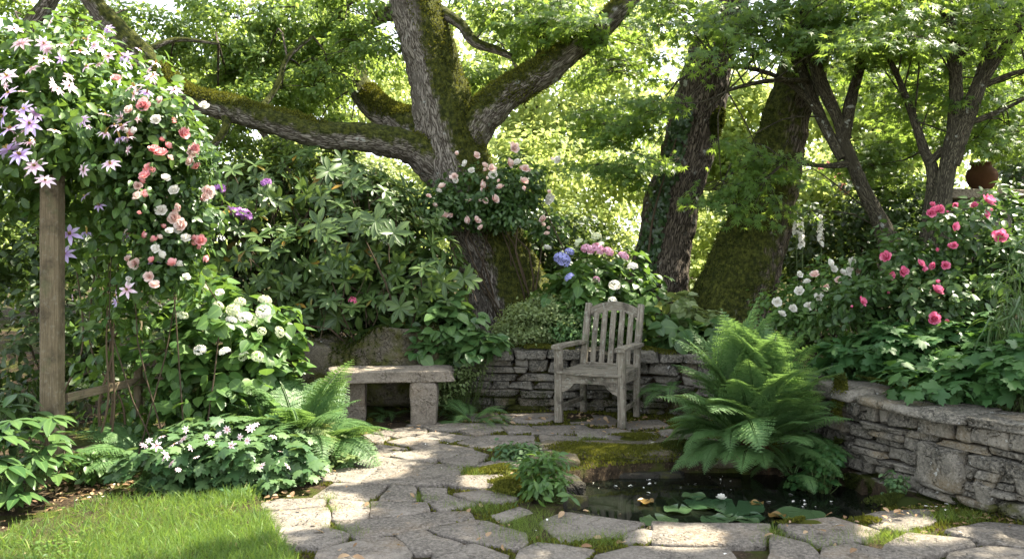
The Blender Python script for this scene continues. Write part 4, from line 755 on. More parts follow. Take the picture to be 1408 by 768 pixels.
def rose_mesh(mat, name, seed=0, open_=1.):
    rng = R(seed); m = MB()
    T = t_leaf((0, .25, .55, .85, 1), (.12, .34, .46, .4, .16), .0, -.35); V = T[0].copy(); V[:, 2] += .45*np.abs(V[:, 0])**1.5; T = (V, T[1], T[2])
    for k, (n, el, s, h, r0) in enumerate([(6, .15, .46, -.06, .06), (6, .55, .42, -.02, .05), (6, .95, .38, .02, .05), (5, 1.2, .33, .06, .03), (4, 1.42, .27, .10, .015)]):
        a = TAU*np.arange(n)/n+k*.55+rng.uniform(-.2, .2, n); r = np.c_[np.cos(a), np.sin(a), 0*a]; e = el*open_+rng.normal(size=n)*.1; d = r*np.cos(e)[:, None]+np.array([0, 0, 1.])*np.sin(e)[:, None]; nn = -r*np.sin(e)[:, None]+np.array([0, 0, 1.])*np.cos(e)[:, None]
        scatter(m, T, r*r0+np.array([0, 0, h]), d, nn, s, rng, jit=.1)
    o = m.build(name, mat); COL.objects.unlink(o); return o
def star_mesh(mat, name, seed=0, n=7):
    rng = R(seed); m = MB(); T = t_leaf((0, .2, .5, .8, 1), (.04, .13, .19, .11, .01), .25, .2); a = TAU*np.arange(n)/n+rng.uniform(-.12, .12, n); r = np.c_[np.cos(a), np.sin(a), .12+0*a]
    scatter(m, T, r*.03, r, np.array([0, 0, 1.])+r*-.1, .5, rng, jit=.08); k = 26; a = rng.uniform(0, TAU, k); d = np.c_[np.cos(a)*.6, np.sin(a)*.6, 1+0*a]
    scatter(m, T_DIA, np.zeros((k, 3)), d, r[rng.choice(n, k)], .13, rng, mi=1); o = m.build(name, [mat, M['stamen']]); COL.objects.unlink(o); return o
def place(src, parent, pos, eul, size):
    s = src[np.random.default_rng(int(abs(pos[0]*9973+pos[2]*7919)*10) % 99991).integers(len(src))] if isinstance(src, list) else src
    return copy_part(s, parent, tuple(np.asarray(pos)-np.array(parent.location)), eul, size)
TRUSS = {'p': floret_ball(26, M['pet_purple'], 'flower_truss', True, 5, .24, .8, 1), 'r': floret_ball(14, M['pet_rose'], 'flower_truss', True, 5, .26, .8, 2)}
ROSE = {k: [rose_mesh(M[mt], 'rose_bloom', s, op) for s, op in ((1, 1.), (2, .85), (3, 1.12))] for k, mt in (('b', 'pet_blush'), ('c', 'pet_pink'), ('d', 'pet_rose'), ('w', 'pet_white'))}
HEAD = {k: floret_ball(110, M[mt], 'flower_head', True, 4, .13, .72, 5) for k, mt in (('w', 'pet_white'), ('c', 'pet_cream'), ('p', 'pet_hpink'), ('b', 'pet_blue'))}
STAR = {k: [star_mesh(M[mt], 'clematis_flower', s, n) for s, n in ((1, 6), (2, 7), (3, 8))] for k, mt in (('l', 'pet_lilac'), ('m', 'pet_mauve'))}

rhodo('dense rhododendron with purple flower heads left of the bench', gb(370, 8.7), [E(350, 270, 8.8, .62, .5), E(450, 260, 9.0, .6, .45), E(300, 340, 8.4, .6, .55), E(400, 370, 8.5, .75, .55), E(480, 420, 8.6, .5, .35), E(280, 260, 8.8, .4, .4)], 301, 620,
      [(325, 293, 8.15, .065, 'p'), (337, 296, 8.15, .06, 'p'), (302, 259, 8.2, .05, 'p'), (366, 251, 8.3, .045, 'p'), (318, 290, 8.2, .05, 'p')])
rhodo('sun bleached rhododendron reaching right towards the oak trunk', gb(540, 8.6), [E(520, 330, 8.4, .7, .5), E(590, 380, 8.2, .45, .4), E(470, 350, 8.3, .5, .5), E(560, 420, 8.2, .55, .3), E(500, 280, 8.7, .55, .35), E(460, 430, 8.2, .5, .25)], 302, 560, [(485, 413, 7.9, .035, 'r')])

# ------------------------------------------------------------------ hydrangeas
hy, rg = shrub('white_hydrangea', 'white hydrangea with round creamy heads between clematis and ferns', 'hydrangea', gb(300, 6.5), [E(270, 420, 6.5, .42, .32), E(330, 450, 6.4, .42, .34), E(250, 490, 6.3, .38, .36), E(340, 510, 6.3, .36, .3), E(300, 540, 6.3, .45, .3), E(375, 470, 6.6, .28, .25)], 311, 'hyd', T_BROAD, .115, 130, .15, 14, 16, up=.9, droop=.2, stem_mat='green_stem', sr=.006)
for px, py, r, k in [(364, 413, .06, 'c'), (362, 428, .065, 'w'), (320, 425, .06, 'w'), (337, 436, .06, 'w'), (300, 420, .05, 'c'), (275, 481, .055, 'w'), (309, 483, .05, 'w'), (335, 489, .05, 'c'), (354, 490, .055, 'w'), (384, 456, .05, 'c'), (322, 431, .055, 'c'), (330, 415, .05, 'c'), (250, 434, .055, 'c'), (347, 440, .05, 'w'), (280, 395, .045, 'c'), (252, 374, .04, 'c'), (318, 440, .05, 'w'), (302, 402, .04, 'w'), (360, 455, .04, 'c'), (210, 410, .04, 'c')]:
    place(HEAD['c' if rg.uniform() < .45 else k], hy, P(px, py, 5.98+rg.normal()*.06), (-.5+rg.normal()*.3, rg.normal()*.35, rg.uniform(0, 6)), r*1.5)
hp, rg = shrub('mophead_hydrangea', 'hydrangea with pink and blue heads between oak and ivy clad trunk', 'hydrangea', gb(820, 8.7), [E(800, 390, 8.6, .4, .3), E(850, 390, 8.7, .4, .3), E(780, 420, 8.5, .35, .3), E(830, 440, 8.75, .45, .3), E(880, 430, 8.5, .3, .25)], 312, 'hyd', T_BROAD, .115, 120, .16, 13, 14, up=.9, droop=.2, stem_mat='green_stem', sr=.006)
for px, py, r, k in [(773, 357, .075, 'b'), (783, 346, .04, 'b'), (808, 343, .06, 'p'), (822, 342, .06, 'p'), (836, 346, .05, 'p'), (857, 352, .05, 'p'), (783, 381, .045, 'b'), (820, 384, .03, 'p'), (796, 333, .04, 'c'), (845, 392, .05, 'w'), (842, 413, .04, 'w'), (870, 366, .045, 'w'), (820, 325, .045, 'c')]:
    place(HEAD[k], hp, P(px, py, 8.2), (-.5+rg.normal()*.2, rg.normal()*.3, rg.uniform(0, 6)), r*2.1)

# ------------------------------------------------------------------ clematis and climbing roses over the trellis
cl_sp = [E(75, 190, 5.42, .34, .38, .2), E(60, 130, 5.4, .34, .3, .2), E(70, 130, 5.8, .62, .5, .5), E(150, 200, 5.8, .6, .55, .5), E(20, 190, 5.7, .5, .5, .4), E(215, 290, 5.9, .34, .5, .35), E(130, 110, 6.0, .5, .35), E(0, 90, 5.8, .6, .4), E(205, 190, 5.9, .36, .35), E(175, 380, 5.9, .3, .35, .3), E(110, 290, 5.9, .4, .35, .3), E(235, 360, 5.9, .22, .3, .25), E(150, 470, 6.05, .3, .3, .25), E(185, 560, 6.1, .22, .2, .2), E(-60, 180, 5.7, .5, .6)]
cm, rg = shrub('clematis', 'pale mauve clematis heaped over the top of the timber post', 'climber', (-2.75, 5.9, .05), cl_sp, 321, 'clem', T_OVAL, .085, 420, .17, 22, 0, up=.5, ow=.7, droop=.5)
m = MB()
for px0, px1, top, w_ in [(95, 100, 330, 3), (118, 150, 360, 3), (150, 128, 350, 4), (145, 165, 330, 3), (140, 190, 440, 4), (165, 140, 300, 3)]:
    d = rg.uniform(5.7, 6.1); tube(m, *PT([(px0, 660, d, w_), (px0*.6+px1*.4+rg.normal()*16, 560, d-.05, w_), (px0*.4+px1*.6+rg.normal()*16, 470, d, w_*.8), (px1, top, d+.05, w_*.6)]), 6, .05)
m.build('stems', M['dry'], cm)
def surf(px, py, d0, sp):      # nearest point of the ellipsoids along the photo's line of sight, else d0
    best = d0
    for d in np.arange(4.6, 6.6, .03):
        q = P(px, py, d)
        if any((((q-np.array(s[:3]))/np.array(s[3:6]))**2).sum() < 1 for s in sp): best = d; break
    return best
for px, py, r, k in [(15, 178, .085, 'l'), (40, 170, .06, 'l'), (12, 207, .09, 'l'), (28, 213, .07, 'l'), (48, 228, .07, 'm'), (62, 248, .075, 'm'), (40, 238, .055, 'm'), (96, 322, .07, 'l'), (89, 349, .075, 'l'), (152, 226, .075, 'm'), (115, 233, .06, 'm'), (78, 122, .07, 'm'), (72, 116, .06, 'm'), (95, 118, .05, 'm'), (168, 174, .075, 'm'), (190, 125, .06, 'm'), (60, 82, .06, 'm'), (10, 105, .07, 'm'), (12, 128, .06, 'l'), (34, 150, .05, 'l'), (5, 160, .06, 'l'), (185, 130, .05, 'm'), (110, 72, .06, 'm'), (85, 62, .06, 'm'), (130, 62, .05, 'm'), (150, 78, .06, 'm'), (60, 60, .06, 'm'), (30, 60, .07, 'm'), (20, 40, .07, 'm'), (45, 95, .06, 'm'), (120, 92, .05, 'm'), (205, 96, .05, 'm'), (175, 398, .07, 'm'), (160, 405, .05, 'm'), (185, 120, .06, 'm'), (240, 124, .06, 'm'), (100, 60, .05, 'm'), (140, 70, .05, 'm'), (70, 30, .06, 'm'), (75, 180, .05, 'm')]:
    q = P(px, py, surf(px, py, 5.6, cl_sp)-.10); place(STAR[k], cm, q, (math.pi/2*.62+rg.normal()*.4, rg.normal()*.45, rg.normal()*.7), (lambda s_: (s_, s_, s_*rg.uniform(.6, 2.2)))(r*(2.4 if k == 'l' else 1.9)*rg.uniform(.75, 1.1)))
for i in range(58):
    px, py = rg.uniform(-5, 215), rg.uniform(40, 200)
    if i > 40: px, py = rg.uniform(60, 250), rg.uniform(200, 430)
    s_ = rg.uniform(.05, .1); place(STAR['m' if rg.uniform() < .75 else 'l'], cm, P(px, py, surf(px, py, 5.7, cl_sp)-.04), (rg.normal()*.8+.6, rg.normal()*.6, rg.uniform(0, 6)), (s_, s_, s_*rg.uniform(1, 3)*(1 if rg.uniform() < .7 else 2)))
cr_sp = [E(240, 235, 5.75, .26, .34, .3), E(265, 300, 5.85, .2, .26, .25), E(195, 170, 5.65, .26, .25, .3), E(225, 340, 5.7, .2, .25, .2), E(190, 265, 5.55, .2, .2, .2)]
cr, rg = shrub('climbing_rose', 'climbing rose with coral pink blooms tumbling beside the clematis', 'rose', (-2.35, 5.9, .05), cr_sp, 322, 'rose', T_OVAL, .06, 190, .12, 22, 5, up=.5, ow=.7, sr=.006)
for px, py, r, k in [(212, 207, .055, 'c'), (204, 235, .055, 'c'), (200, 243, .045, 'c'), (222, 212, .05, 'c'), (264, 212, .06, 'b'), (268, 205, .045, 'c'), (252, 184, .05, 'c'), (191, 271, .05, 'b'), (286, 263, .055, 'b'), (281, 270, .045, 'b'), (276, 331, .05, 'c'), (198, 145, .05, 'c'), (221, 139, .045, 'b'), (160, 109, .04, 'c'), (250, 309, .05, 'b'), (240, 300, .05, 'b'), (185, 362, .045, 'b'), (205, 380, .05, 'b'), (212, 392, .045, 'b'), (178, 152, .04, 'b'), (262, 222, .05, 'b'), (228, 245, .04, 'w'), (240, 262, .04, 'w'), (222, 290, .045, 'w'), (233, 318, .04, 'w'), (215, 165, .04, 'w'), (246, 285, .04, 'b'), (256, 328, .04, 'w'), (215, 342, .04, 'w')]:
    place(ROSE[k], cr, P(px, py, surf(px, py, 5.5, cr_sp)-.07), (math.pi/2*.7+rg.normal()*.3, rg.normal()*.3, rg.normal()*.5), r*1.85*rg.uniform(.8, 1.1))
for i in range(36):
    px, py = rg.uniform(175, 285), rg.uniform(140, 400); place(ROSE['bcw'[rg.integers(3)]], cr, P(px, py, surf(px, py, 5.6, cr_sp)-.03), (rg.normal()*.8+.7, rg.normal()*.6, rg.uniform(0, 6)), (lambda s_: (s_, s_, s_*1.3))(rg.uniform(.03, .07)))

# ------------------------------------------------------------------ rose over the oak, rose and white shrubs on the right
ok_sp = [E(650, 265, 8.85, .45, .34, .25), E(710, 250, 9.0, .35, .3, .3), E(600, 290, 8.8, .3, .26, .25), E(700, 295, 8.9, .30, .2, .25), E(748, 315, 9.3, .18, .26, .2)]
orr, rg = shrub('climbing_rose', 'blush pink climbing rose wrapped round the oak trunk', 'rose', gb(735, 9.0), ok_sp, 331, 'rose', T_OVAL, .065, 190, .14, 24, 12, up=.5, ow=.7)
for px, py, r in [(625, 243, .045), (608, 257, .055), (603, 263, .05), (627, 247, .05), (655, 214, .045), (648, 235, .045), (666, 228, .06), (676, 232, .055), (678, 240, .055), (662, 254, .05), (688, 258, .05), (707, 203, .06), (700, 225, .06), (712, 224, .055), (722, 232, .06), (720, 250, .055), (644, 276, .05), (667, 276, .045), (680, 274, .05), (611, 297, .055), (597, 283, .045), (578, 300, .055), (589, 270, .045), (645, 302, .055), (655, 303, .05), (662, 313, .045), (754, 272, .085), (747, 302, .06), (752, 322, .055), (752, 342, .055), (640, 225, .04), (768, 220, .05)]:
    if rg.uniform() < .7: place(ROSE['b'], orr, P(px+rg.normal()*9, py+rg.normal()*7, 8.6+.25*(px > 735)), (rg.normal()*.8+.7, rg.normal()*.6, rg.uniform(0, 6)), (lambda s_: (s_, s_, s_*1.4))(rg.uniform(.035, .06)))
    place(ROSE['b' if rg.uniform() < .6 else 'w'], orr, P(px, py, 8.58+.25*(px > 735)), (math.pi/2*.6+rg.normal()*.45, rg.normal()*.5, rg.normal()*.8), r*1.9*rg.uniform(.75, 1.15))
pk_sp = [E(1230, 370, 6.9, .42, .36), E(1320, 340, 6.8, .45, .38), E(1190, 430, 6.7, .34, .32), E(1280, 430, 6.6, .5, .36), E(1380, 400, 6.5, .42, .42), E(1380, 310, 6.9, .36, .3), E(1430, 360, 6.6, .4, .4)]
pk, rg = shrub('rose_bush', 'tall dark leaved rose bush with deep pink blooms on the right', 'rose', gb(1290, 6.9), pk_sp, 341, 'rose', T_OVAL, .075, 300, .15, 24, 16, up=.6, ow=.6)
for px, py, r in [(1219, 353, .05), (1265, 363, .05), (1288, 400, .06), (1284, 438, .055), (1185, 415, .05), (1288, 291, .06), (1280, 293, .05), (1292, 288, .05), (1358, 277, .065), (1355, 295, .05), (1375, 326, .06), (1376, 320, .045), (1312, 338, .045), (1313, 311, .045), (1300, 365, .045), (1242, 374, .05), (1340, 283, .045), (1283, 366, .04), (1225, 378, .04)]:
    if rg.uniform() < .8: place(ROSE['d'], pk, P(px+rg.normal()*10, py+rg.normal()*9, surf(px, py, 6.3, pk_sp)-.03), (rg.normal()*.8+.7, rg.normal()*.6, rg.uniform(0, 6)), (lambda s_: (s_, s_, s_*1.5))(rg.uniform(.025, .05)))
    place(ROSE['d'], pk, P(px, py, surf(px, py, 6.3, pk_sp)-.06), (math.pi/2*.6+rg.normal()*.45, rg.normal()*.5, rg.normal()*.8), r*1.75*rg.uniform(.8, 1.15))
wr_sp = [E(1140, 400, 7.5, .4, .25), E(1090, 430, 7.6, .3, .24), E(1190, 390, 7.4, .3, .22), E(1120, 450, 7.3, .4, .2)]
wr, rg = shrub('rose_bush', 'low rose bush with small white blooms behind the big fern', 'rose', gb(1130, 7.6), wr_sp, 342, 'hyd', T_OVAL, .06, 130, .14, 22, 12)
for px, py in [(1099, 378), (1110, 388), (1147, 370), (1158, 375), (1168, 372), (1178, 371), (1180, 380), (1165, 382), (1190, 374), (1126, 408), (1112, 421), (1090, 424), (1068, 415), (1140, 362), (1153, 385), (1196, 380), (1075, 432), (1100, 400), (1205, 392), (1065, 468), (1135, 395), (1120, 378), (1170, 360)]:
    place(ROSE['w' if rg.uniform() < .8 else 'b'], wr, P(px, py, 7.1), (math.pi/2*.75+rg.normal()*.3, rg.normal()*.3, rg.normal()*.5), rg.uniform(.06, .1))
og, rg = shrub('azalea', 'azalea with orange flowers behind the slender maple stem', 'shrub', gb(1150, 10.2), [E(1150, 245, 10.2, .4, .3), E(1120, 270, 10.2, .3, .3)], 343, 'wood_leaf', T_OVAL, .06, 60, .16, 22, 8)
for px, py in [(1126, 233), (1152, 244), (1166, 264), (1160, 258), (1138, 228), (1170, 250)]: place(ROSE['c'], og, P(px, py, 9.8), (1.1, 0, px), .11)

# ------------------------------------------------------------------ ferns: every frond a part
def frond_mesh(seed, droop, npair=26, width=.24, npin=9, mat='fern'):
    rng = R(seed); k = npair*2+1; t = np.linspace(0, 1, 40); th = 1.15-droop*t**1.3; y = np.cumsum(np.cos(th))*t[1]; z = np.cumsum(np.sin(th))*t[1]
    at = lambda q: np.array([0*q, np.interp(q, t, y), np.interp(q, t, z)]).T
    tang = lambda q: nrm(at(np.minimum(q+.02, 1))-at(np.maximum(q-.02, 0)))
    m = MB(); tube(m, at(np.linspace(0, 1, 9)), np.linspace(.0075, .0015, 9), 5, .06, cap=False, rnd=.5)
    q = np.linspace(.16, .985, npair); L = width*np.interp(q, [.16, .3, .45, .7, .9, 1], [.62, .95, 1., .72, .32, .06]); P_, D_, N_, S_ = [], [], [], []
    for sx in (-1, 1):
        b = at(q); tg = tang(q); nn = np.cross(np.array([1., 0, 0])+0*tg, tg); d = nrm(np.array([sx*1., 0, 0])+tg*.38-nn*.10+rng.normal(size=b.shape)*.05)
        for j in range(npin):
            f = (j+.6)/npin; pos = b+d*(L*f)[:, None]-nn*(.10*L*f*f)[:, None]; s = L*.30*(1-f*.75)
            for s2 in (-1, 1): P_.append(pos); D_.append(nrm(tg*s2*.9+d*.75)); N_.append(nn+rng.normal(size=b.shape)*.12); S_.append(s)
        P_.append(b+d*(L*.9)[:, None]-nn*(.1*L)[:, None]); D_.append(d); N_.append(nn); S_.append(L*.16)
    scatter(m, (np.array([(0, 0, 0), (-.26, .45, .0), (0, 1, -.06), (.26, .45, .0)]), np.array([(0, 3, 2, 1)]), T_DIA[2]), np.vstack(P_), np.vstack(D_), np.vstack(N_), np.concatenate(S_), rng)
    o = m.build('frond', M[mat], smooth=False); COL.objects.unlink(o); return o
FROND = [frond_mesh(s, dr) for s, dr in ((1, .9), (2, 1.3), (3, 1.7), (4, 2.1), (5, 1.1))]
FROND_N = [frond_mesh(s, dr, 20, .2, 7) for s, dr in ((6, 1.2), (7, 1.6), (8, 2.0))]
def fern(label, loc, n, size, seed, src=FROND, spread=(.0, 1.0), az=(0, TAU), rad=.1, taper=0.):
    t = thing('fern', label, 'fern', loc, 'ferns'); rng = R(seed); m = MB()
    p = rng.normal(size=(60, 3))*np.array([rad, rad, .02]); scatter(m, T_BLADE, p, nrm(np.array([0, 0, 1.])+rng.normal(size=p.shape)*.6), nrm(rng.normal(size=p.shape)), .08*size, rng); m2 = m.build('crown_litter', M['dry']); m2.parent = t
    for i in range(n):
        a = rng.uniform(*az); f = (i+.5)/n; pitch = -(spread[0]+(spread[1]-spread[0])*f)+rng.normal()*.08
        sr_ = src if src is not FROND else (FROND[:2]+FROND[4:] if f < .4 else FROND)
        o = copy_part(sr_[rng.integers(len(sr_))], t, (math.cos(a+math.pi/2)*rad*f, math.sin(a+math.pi/2)*rad*f, 0), (pitch, rng.normal()*.18, a), size*(1-taper*f)*rng.uniform(.78, 1.12))
    return t
c = P(1035, 600, 6.0); fern('huge lush fern arching over the pond before the white roses', (c[0], c[1], .16), 110, .98, 401, spread=(-.80, 1.0), rad=.19, taper=.55)
FROND_D = [frond_mesh(s, dr, 18, .12, 6, 'deadfern') for s, dr in ((11, 1.9), (12, 2.5))]; bf = bpy.data.objects['fern']
for i, a in enumerate((2.7, 3.5, 4.1)): copy_part(FROND_D[i % 2], bf, (.05*math.cos(a), .05*math.sin(a), -.02), (-.75-.1*(i % 3), .2, a), .30+.05*(i % 3))
c = P(1090, 620, 5.75); fern('lower fern drooping to the water by the right wall', (c[0], c[1], .0), 12, .32, 402, spread=(-.2, .7), rad=.08)
b = gb(412, 6.15); fern('sunlit fern left of the stone bench', b, 34, .78, 403, spread=(-.35, .6))
b = gb(440, 6.35); fern('pale fern drooping onto the paving left of the bench', (b[0]-.12, b[1], b[2]), 20, .55, 404, spread=(.1, 1.0))
b = gb(285, 6.2); fern('shaded fern under the white hydrangea', b, 22, .62, 405, spread=(.0, .9))
b = gb(205, 5.75); fern('dim fern among the clematis stems', b, 16, .66, 406, spread=(.1, .9))
c = G(648, 582); fern('small fern right of the bench against the wall', (c[0], c[1]+.05, 0), 18, .42, 407, FROND_N, spread=(.1, 1.))
c = P(925, 560, 7.6); fern('small fern growing from the wall behind the chair', (c[0], c[1]+.05, c[2]+.12), 12, .40, 408, FROND_N, spread=(.3, 1.1))
c = G(525, 580); fern('little fern in the dark under the bench', (c[0], c[1]+.25, 0), 9, .3, 409, FROND_N, spread=(.2, 1.))
c = G(590, 588); fern('tiny fern beside the right bench block', (c[0]+.02, c[1]+.4, 0), 7, .24, 410, FROND_N, spread=(.2, 1.))
c = P(1165, 480, 6.6); fern('fern fronds above the wall right of the big fern', (c[0], c[1], .5), 9, .42, 411, FROND_N, spread=(.3, 1.1))

# ------------------------------------------------------------------ low leafy plants
def rosette(name, label, cat, base, sp, seed, mat, T, leaf, k, per, stem=True, up=.9, droop=.25, flat=.5, rc=.09, sr=.003):
    """leaves held in tufts at the ends of thin stalks"""
    b = np.array(base, float); t = thing(name, label, cat, b); rng = R(seed); p, o = clumped(rng, sp, k, rc, per, flat); kk = p[:, 2] > b[2]+.015; p, o = p[kk], o[kk]
    m = MB(); foliage(m, T, p, o, leaf, rng, up, .45, .35, droop); m.build('foliage', M[mat], t)
    if stem:
        i = rng.choice(len(p), min(70, len(p)), replace=False); s = np.c_[b[0]+(p[i, 0]-b[0])*.5, b[1]+(p[i, 1]-b[1])*.5, np.full(len(i), b[2])]; m = MB(); twigs(m, s, p[i], sr, rng, .02, seg=4); m.build('stems', M['green_stem'], t)
    return t, rng
def hell(label, base, n, h, seed, r0=.35):
    b = np.array(base, float); t = thing('hellebore', label, 'plant', b); rng = R(seed); m = MB(); ms_ = MB()
    for i in range(n):
        a = rng.uniform(0, TAU); rr = r0*math.sqrt(rng.uniform()); top = b+np.array([math.cos(a)*rr, math.sin(a)*rr, h*rng.uniform(.18, 1.)]); twigs(ms_, [b+np.array([math.cos(a)*rr*.3, math.sin(a)*rr*.3, 0])], [top], .005, rng, .03)
        k = rng.integers(5, 8); ang = a+np.linspace(-1.9, 1.9, k)+rng.normal(size=k)*.1; d = np.c_[np.cos(ang), np.sin(ang), rng.uniform(-.35, .15, k)]; nn = np.array([0, 0, 1.])+.3*d; scatter(m, T_LEAFLET, np.repeat(top[None], k, 0), d, nn, .155, rng, jit=.15)
    m.build('foliage', M['hel'], t); ms_.build('stems', M['green_stem'], t); return t
T_LEAFLET = t_leaf((0, .2, .45, .7, .9, 1), (.02, .13, .2, .17, .07, .004), .25, .3)
c = G(10, 700); hell('broad leaved hellebore at the left edge before the post', (c[0], c[1], .02), 48, .52, 501, .30)
c = G(-60, 690); hell('hellebore cut off by the left picture edge', (c[0], c[1], .02), 34, .62, 502, .34)
c = G(125, 668); rosette('sedum', 'small leafy plant at the foot of the timber post', 'plant', (c[0], c[1], .03), [(c[0], c[1], .13, .15, .12, .12)], 503, 'hyd', T_OVAL, .055, 34, 9)
ge_sp = [E(320, 640, 5.35, .42, .24, .3), E(240, 635, 5.3, .32, .22, .25), E(390, 640, 5.5, .3, .22, .25), E(300, 600, 5.6, .36, .16, .25), E(370, 610, 5.7, .3, .16, .25)]
ge, rg = rosette('hardy_geranium', 'spreading hardy geranium with pale flowers beside the lawn', 'plant', (G(310, 685)[0], 5.3, .02), ge_sp, 504, 'geran', T_GERAN, .075, 190, 9)
for px, py in [(205, 605), (198, 612), (215, 612), (222, 600), (228, 625), (240, 610), (252, 603), (262, 615), (284, 600), (290, 608), (300, 597), (312, 590), (225, 630), (236, 636), (245, 645), (345, 588), (352, 583), (376, 600), (330, 600), (270, 628), (340, 605), (318, 612), (255, 590), (385, 620), (360, 640), (395, 640)]:
    place(STAR['m'], ge, P(px, py, surf(px, py, 5.2, ge_sp)-.03), (.5+rg.normal()*.5, rg.normal()*.5, rg.normal()), rg.uniform(.035, .075))
pa_sp = [E(440, 632, 5.85, .2, .14, .2), E(420, 605, 5.9, .16, .12, .2)]
rosette('columbine', 'pale green columbine spilling onto the paving by the fern', 'plant', (G(440, 650)[0], 6.0, .02), pa_sp, 505, 'pale', T_GERAN, .06, 60, 9)
nb_sp = [E(620, 440, 7.9, .30, .18, .25), E(650, 475, 7.75, .24, .13, .2), E(600, 470, 7.9, .28, .2, .2)]
rosette('leafy_shrub', 'broad leaved shrub above the right end of the bench', 'shrub', gb(630, 8.2), nb_sp, 506, 'hel', T_BROAD, .13, 80, 9, rc=.12)
tv_sp = [E(640, 500, 7.75, .2, .1, .1), E(620, 520, 7.7, .2, .14, .1), E(660, 510, 7.8, .15, .1, .1), E(610, 545, 7.7, .14, .12, .1)]
rosette('trailing_plant', 'small leaved creeper hanging beside the right end of the bench', 'plant', gb(630, 8.0), tv_sp, 507, 'pale', T_OVAL, .04, 60, 9)
fp_sp = [E(730, 445, 8.3, .34, .22), E(765, 440, 8.3, .3, .22), E(700, 455, 8.2, .2, .14), E(745, 425, 8.4, .25, .18)]
shrub('feathery_shrub', 'fine pale feathery shrub at the foot of the oak', 'shrub', gb(735, 8.4), fp_sp, 508, 'pale', T_OVAL, .034, 170, .10, 34, 24, up=.4, droop=0, stem_mat='green_stem', sr=.003)
shrub('feathery_shrub', 'fine darker feathery shrub left of the chair back', 'shrub', gb(790, 8.25), [E(790, 450, 8.2, .26, .18), E(815, 460, 8.2, .2, .14)], 509, 'fern', T_OVAL, .034, 90, .10, 34, 18, up=.4, droop=0, stem_mat='green_stem', sr=.003)
ho_sp = [E(930, 450, 8.0, .24, .12, .2), E(980, 455, 7.9, .26, .12, .2), E(910, 465, 7.95, .14, .08, .1), E(1020, 460, 7.8, .2, .12, .15)]
rosette('hosta', 'hosta with broad glossy leaves on the wall right of the chair', 'plant', gb(950, 8.0), ho_sp, 510, 'hel', T_BROAD, .17, 34, 5)
rosette('brunnera', 'pale leaved plant against the mossy trunk behind the wall', 'plant', gb(930, 8.5), [E(940, 420, 8.5, .2, .12), E(970, 440, 8.3, .2, .1)], 511, 'pale', T_BROAD, .12, 30, 6)
for i, (px, py, d, rx, rz, lab) in enumerate([(1180, 490, 6.35, .30, .16, 'columbine leaves on the wall top right of the big fern'), (1240, 480, 6.2, .34, .2, 'dark lobed foliage below the deep pink roses'), (1290, 525, 5.55, .34, .13, 'bright lobed foliage spilling over the middle of the right wall'), (1370, 520, 5.35, .3, .16, 'fresh green foliage on the right wall at the picture edge'), (1330, 480, 5.9, .36, .18, 'lobed foliage between the roses and the right wall'), (1420, 500, 5.2, .3, .18, 'foliage cut by the right edge above the wall')]):
    b = gb(px, d); rosette('columbine', lab, 'plant', (b[0], b[1], .5), [E(px, py, d, rx, rz, .3), E(px+30, py-14, d+.2, rx*.7, rz, .25)], 520+i, 'aqui', T_GERAN, .095, 62, 9, rc=.1)
rosette('tall_lily', 'tall lily stems with narrow leaves at the right edge', 'plant', (P(1395, 400, 5.7)[0], 5.7, .5), [E(1395, 420, 5.7, .14, .3, .12), E(1400, 360, 5.7, .1, .2, .1), E(1375, 450, 5.7, .1, .15, .1)], 530, 'rose', T_SWORD, .16, 40, 4, droop=.4)
c = G(748, 690); wd, rg = rosette('willowherb', 'self sown weed growing in the paving at the pond edge', 'weed', (c[0], c[1], .01), [(c[0], c[1]+.1, .16, .12, .14, .13), (c[0]-.03, c[1]+.25, .14, .12, .12, .12), (c[0]+.02, c[1]-.02, .09, .12, .08, .08)], 531, 'hyd', T_LEAFLET, .075, 60, 7, droop=.0, sr=.003)
c = G(712, 632); rosette('speedwell', 'low soft weed on the paving behind the willowherb', 'weed', (c[0], c[1], .01), [(c[0], c[1], .06, .16, .12, .05)], 532, 'geran', T_OVAL, .045, 50, 8)
c = P(1128, 655, 5.65); rosette('maidenhair', 'bright small leaved fern hanging at the pond corner by the wall', 'plant', (c[0], c[1], -.1), [(c[0], c[1], .06, .10, .1, .14), (c[0]+.06, c[1]+.05, .14, .1, .1, .12), (c[0]-.1, c[1]+.05, -.02, .08, .08, .08)], 533, 'aqui', T_GERAN, .032, 80, 9, rc=.06)
c = G(1240, 680); rosette('saxifrage', 'tiny pale saxifrage in a crevice at the foot of the right wall', 'plant', (c[0]-.05, c[1], 0), [(c[0]-.05, c[1]-.02, .08, .07, .06, .07)], 534, 'geran', T_OVAL, .03, 24, 9, rc=.04)
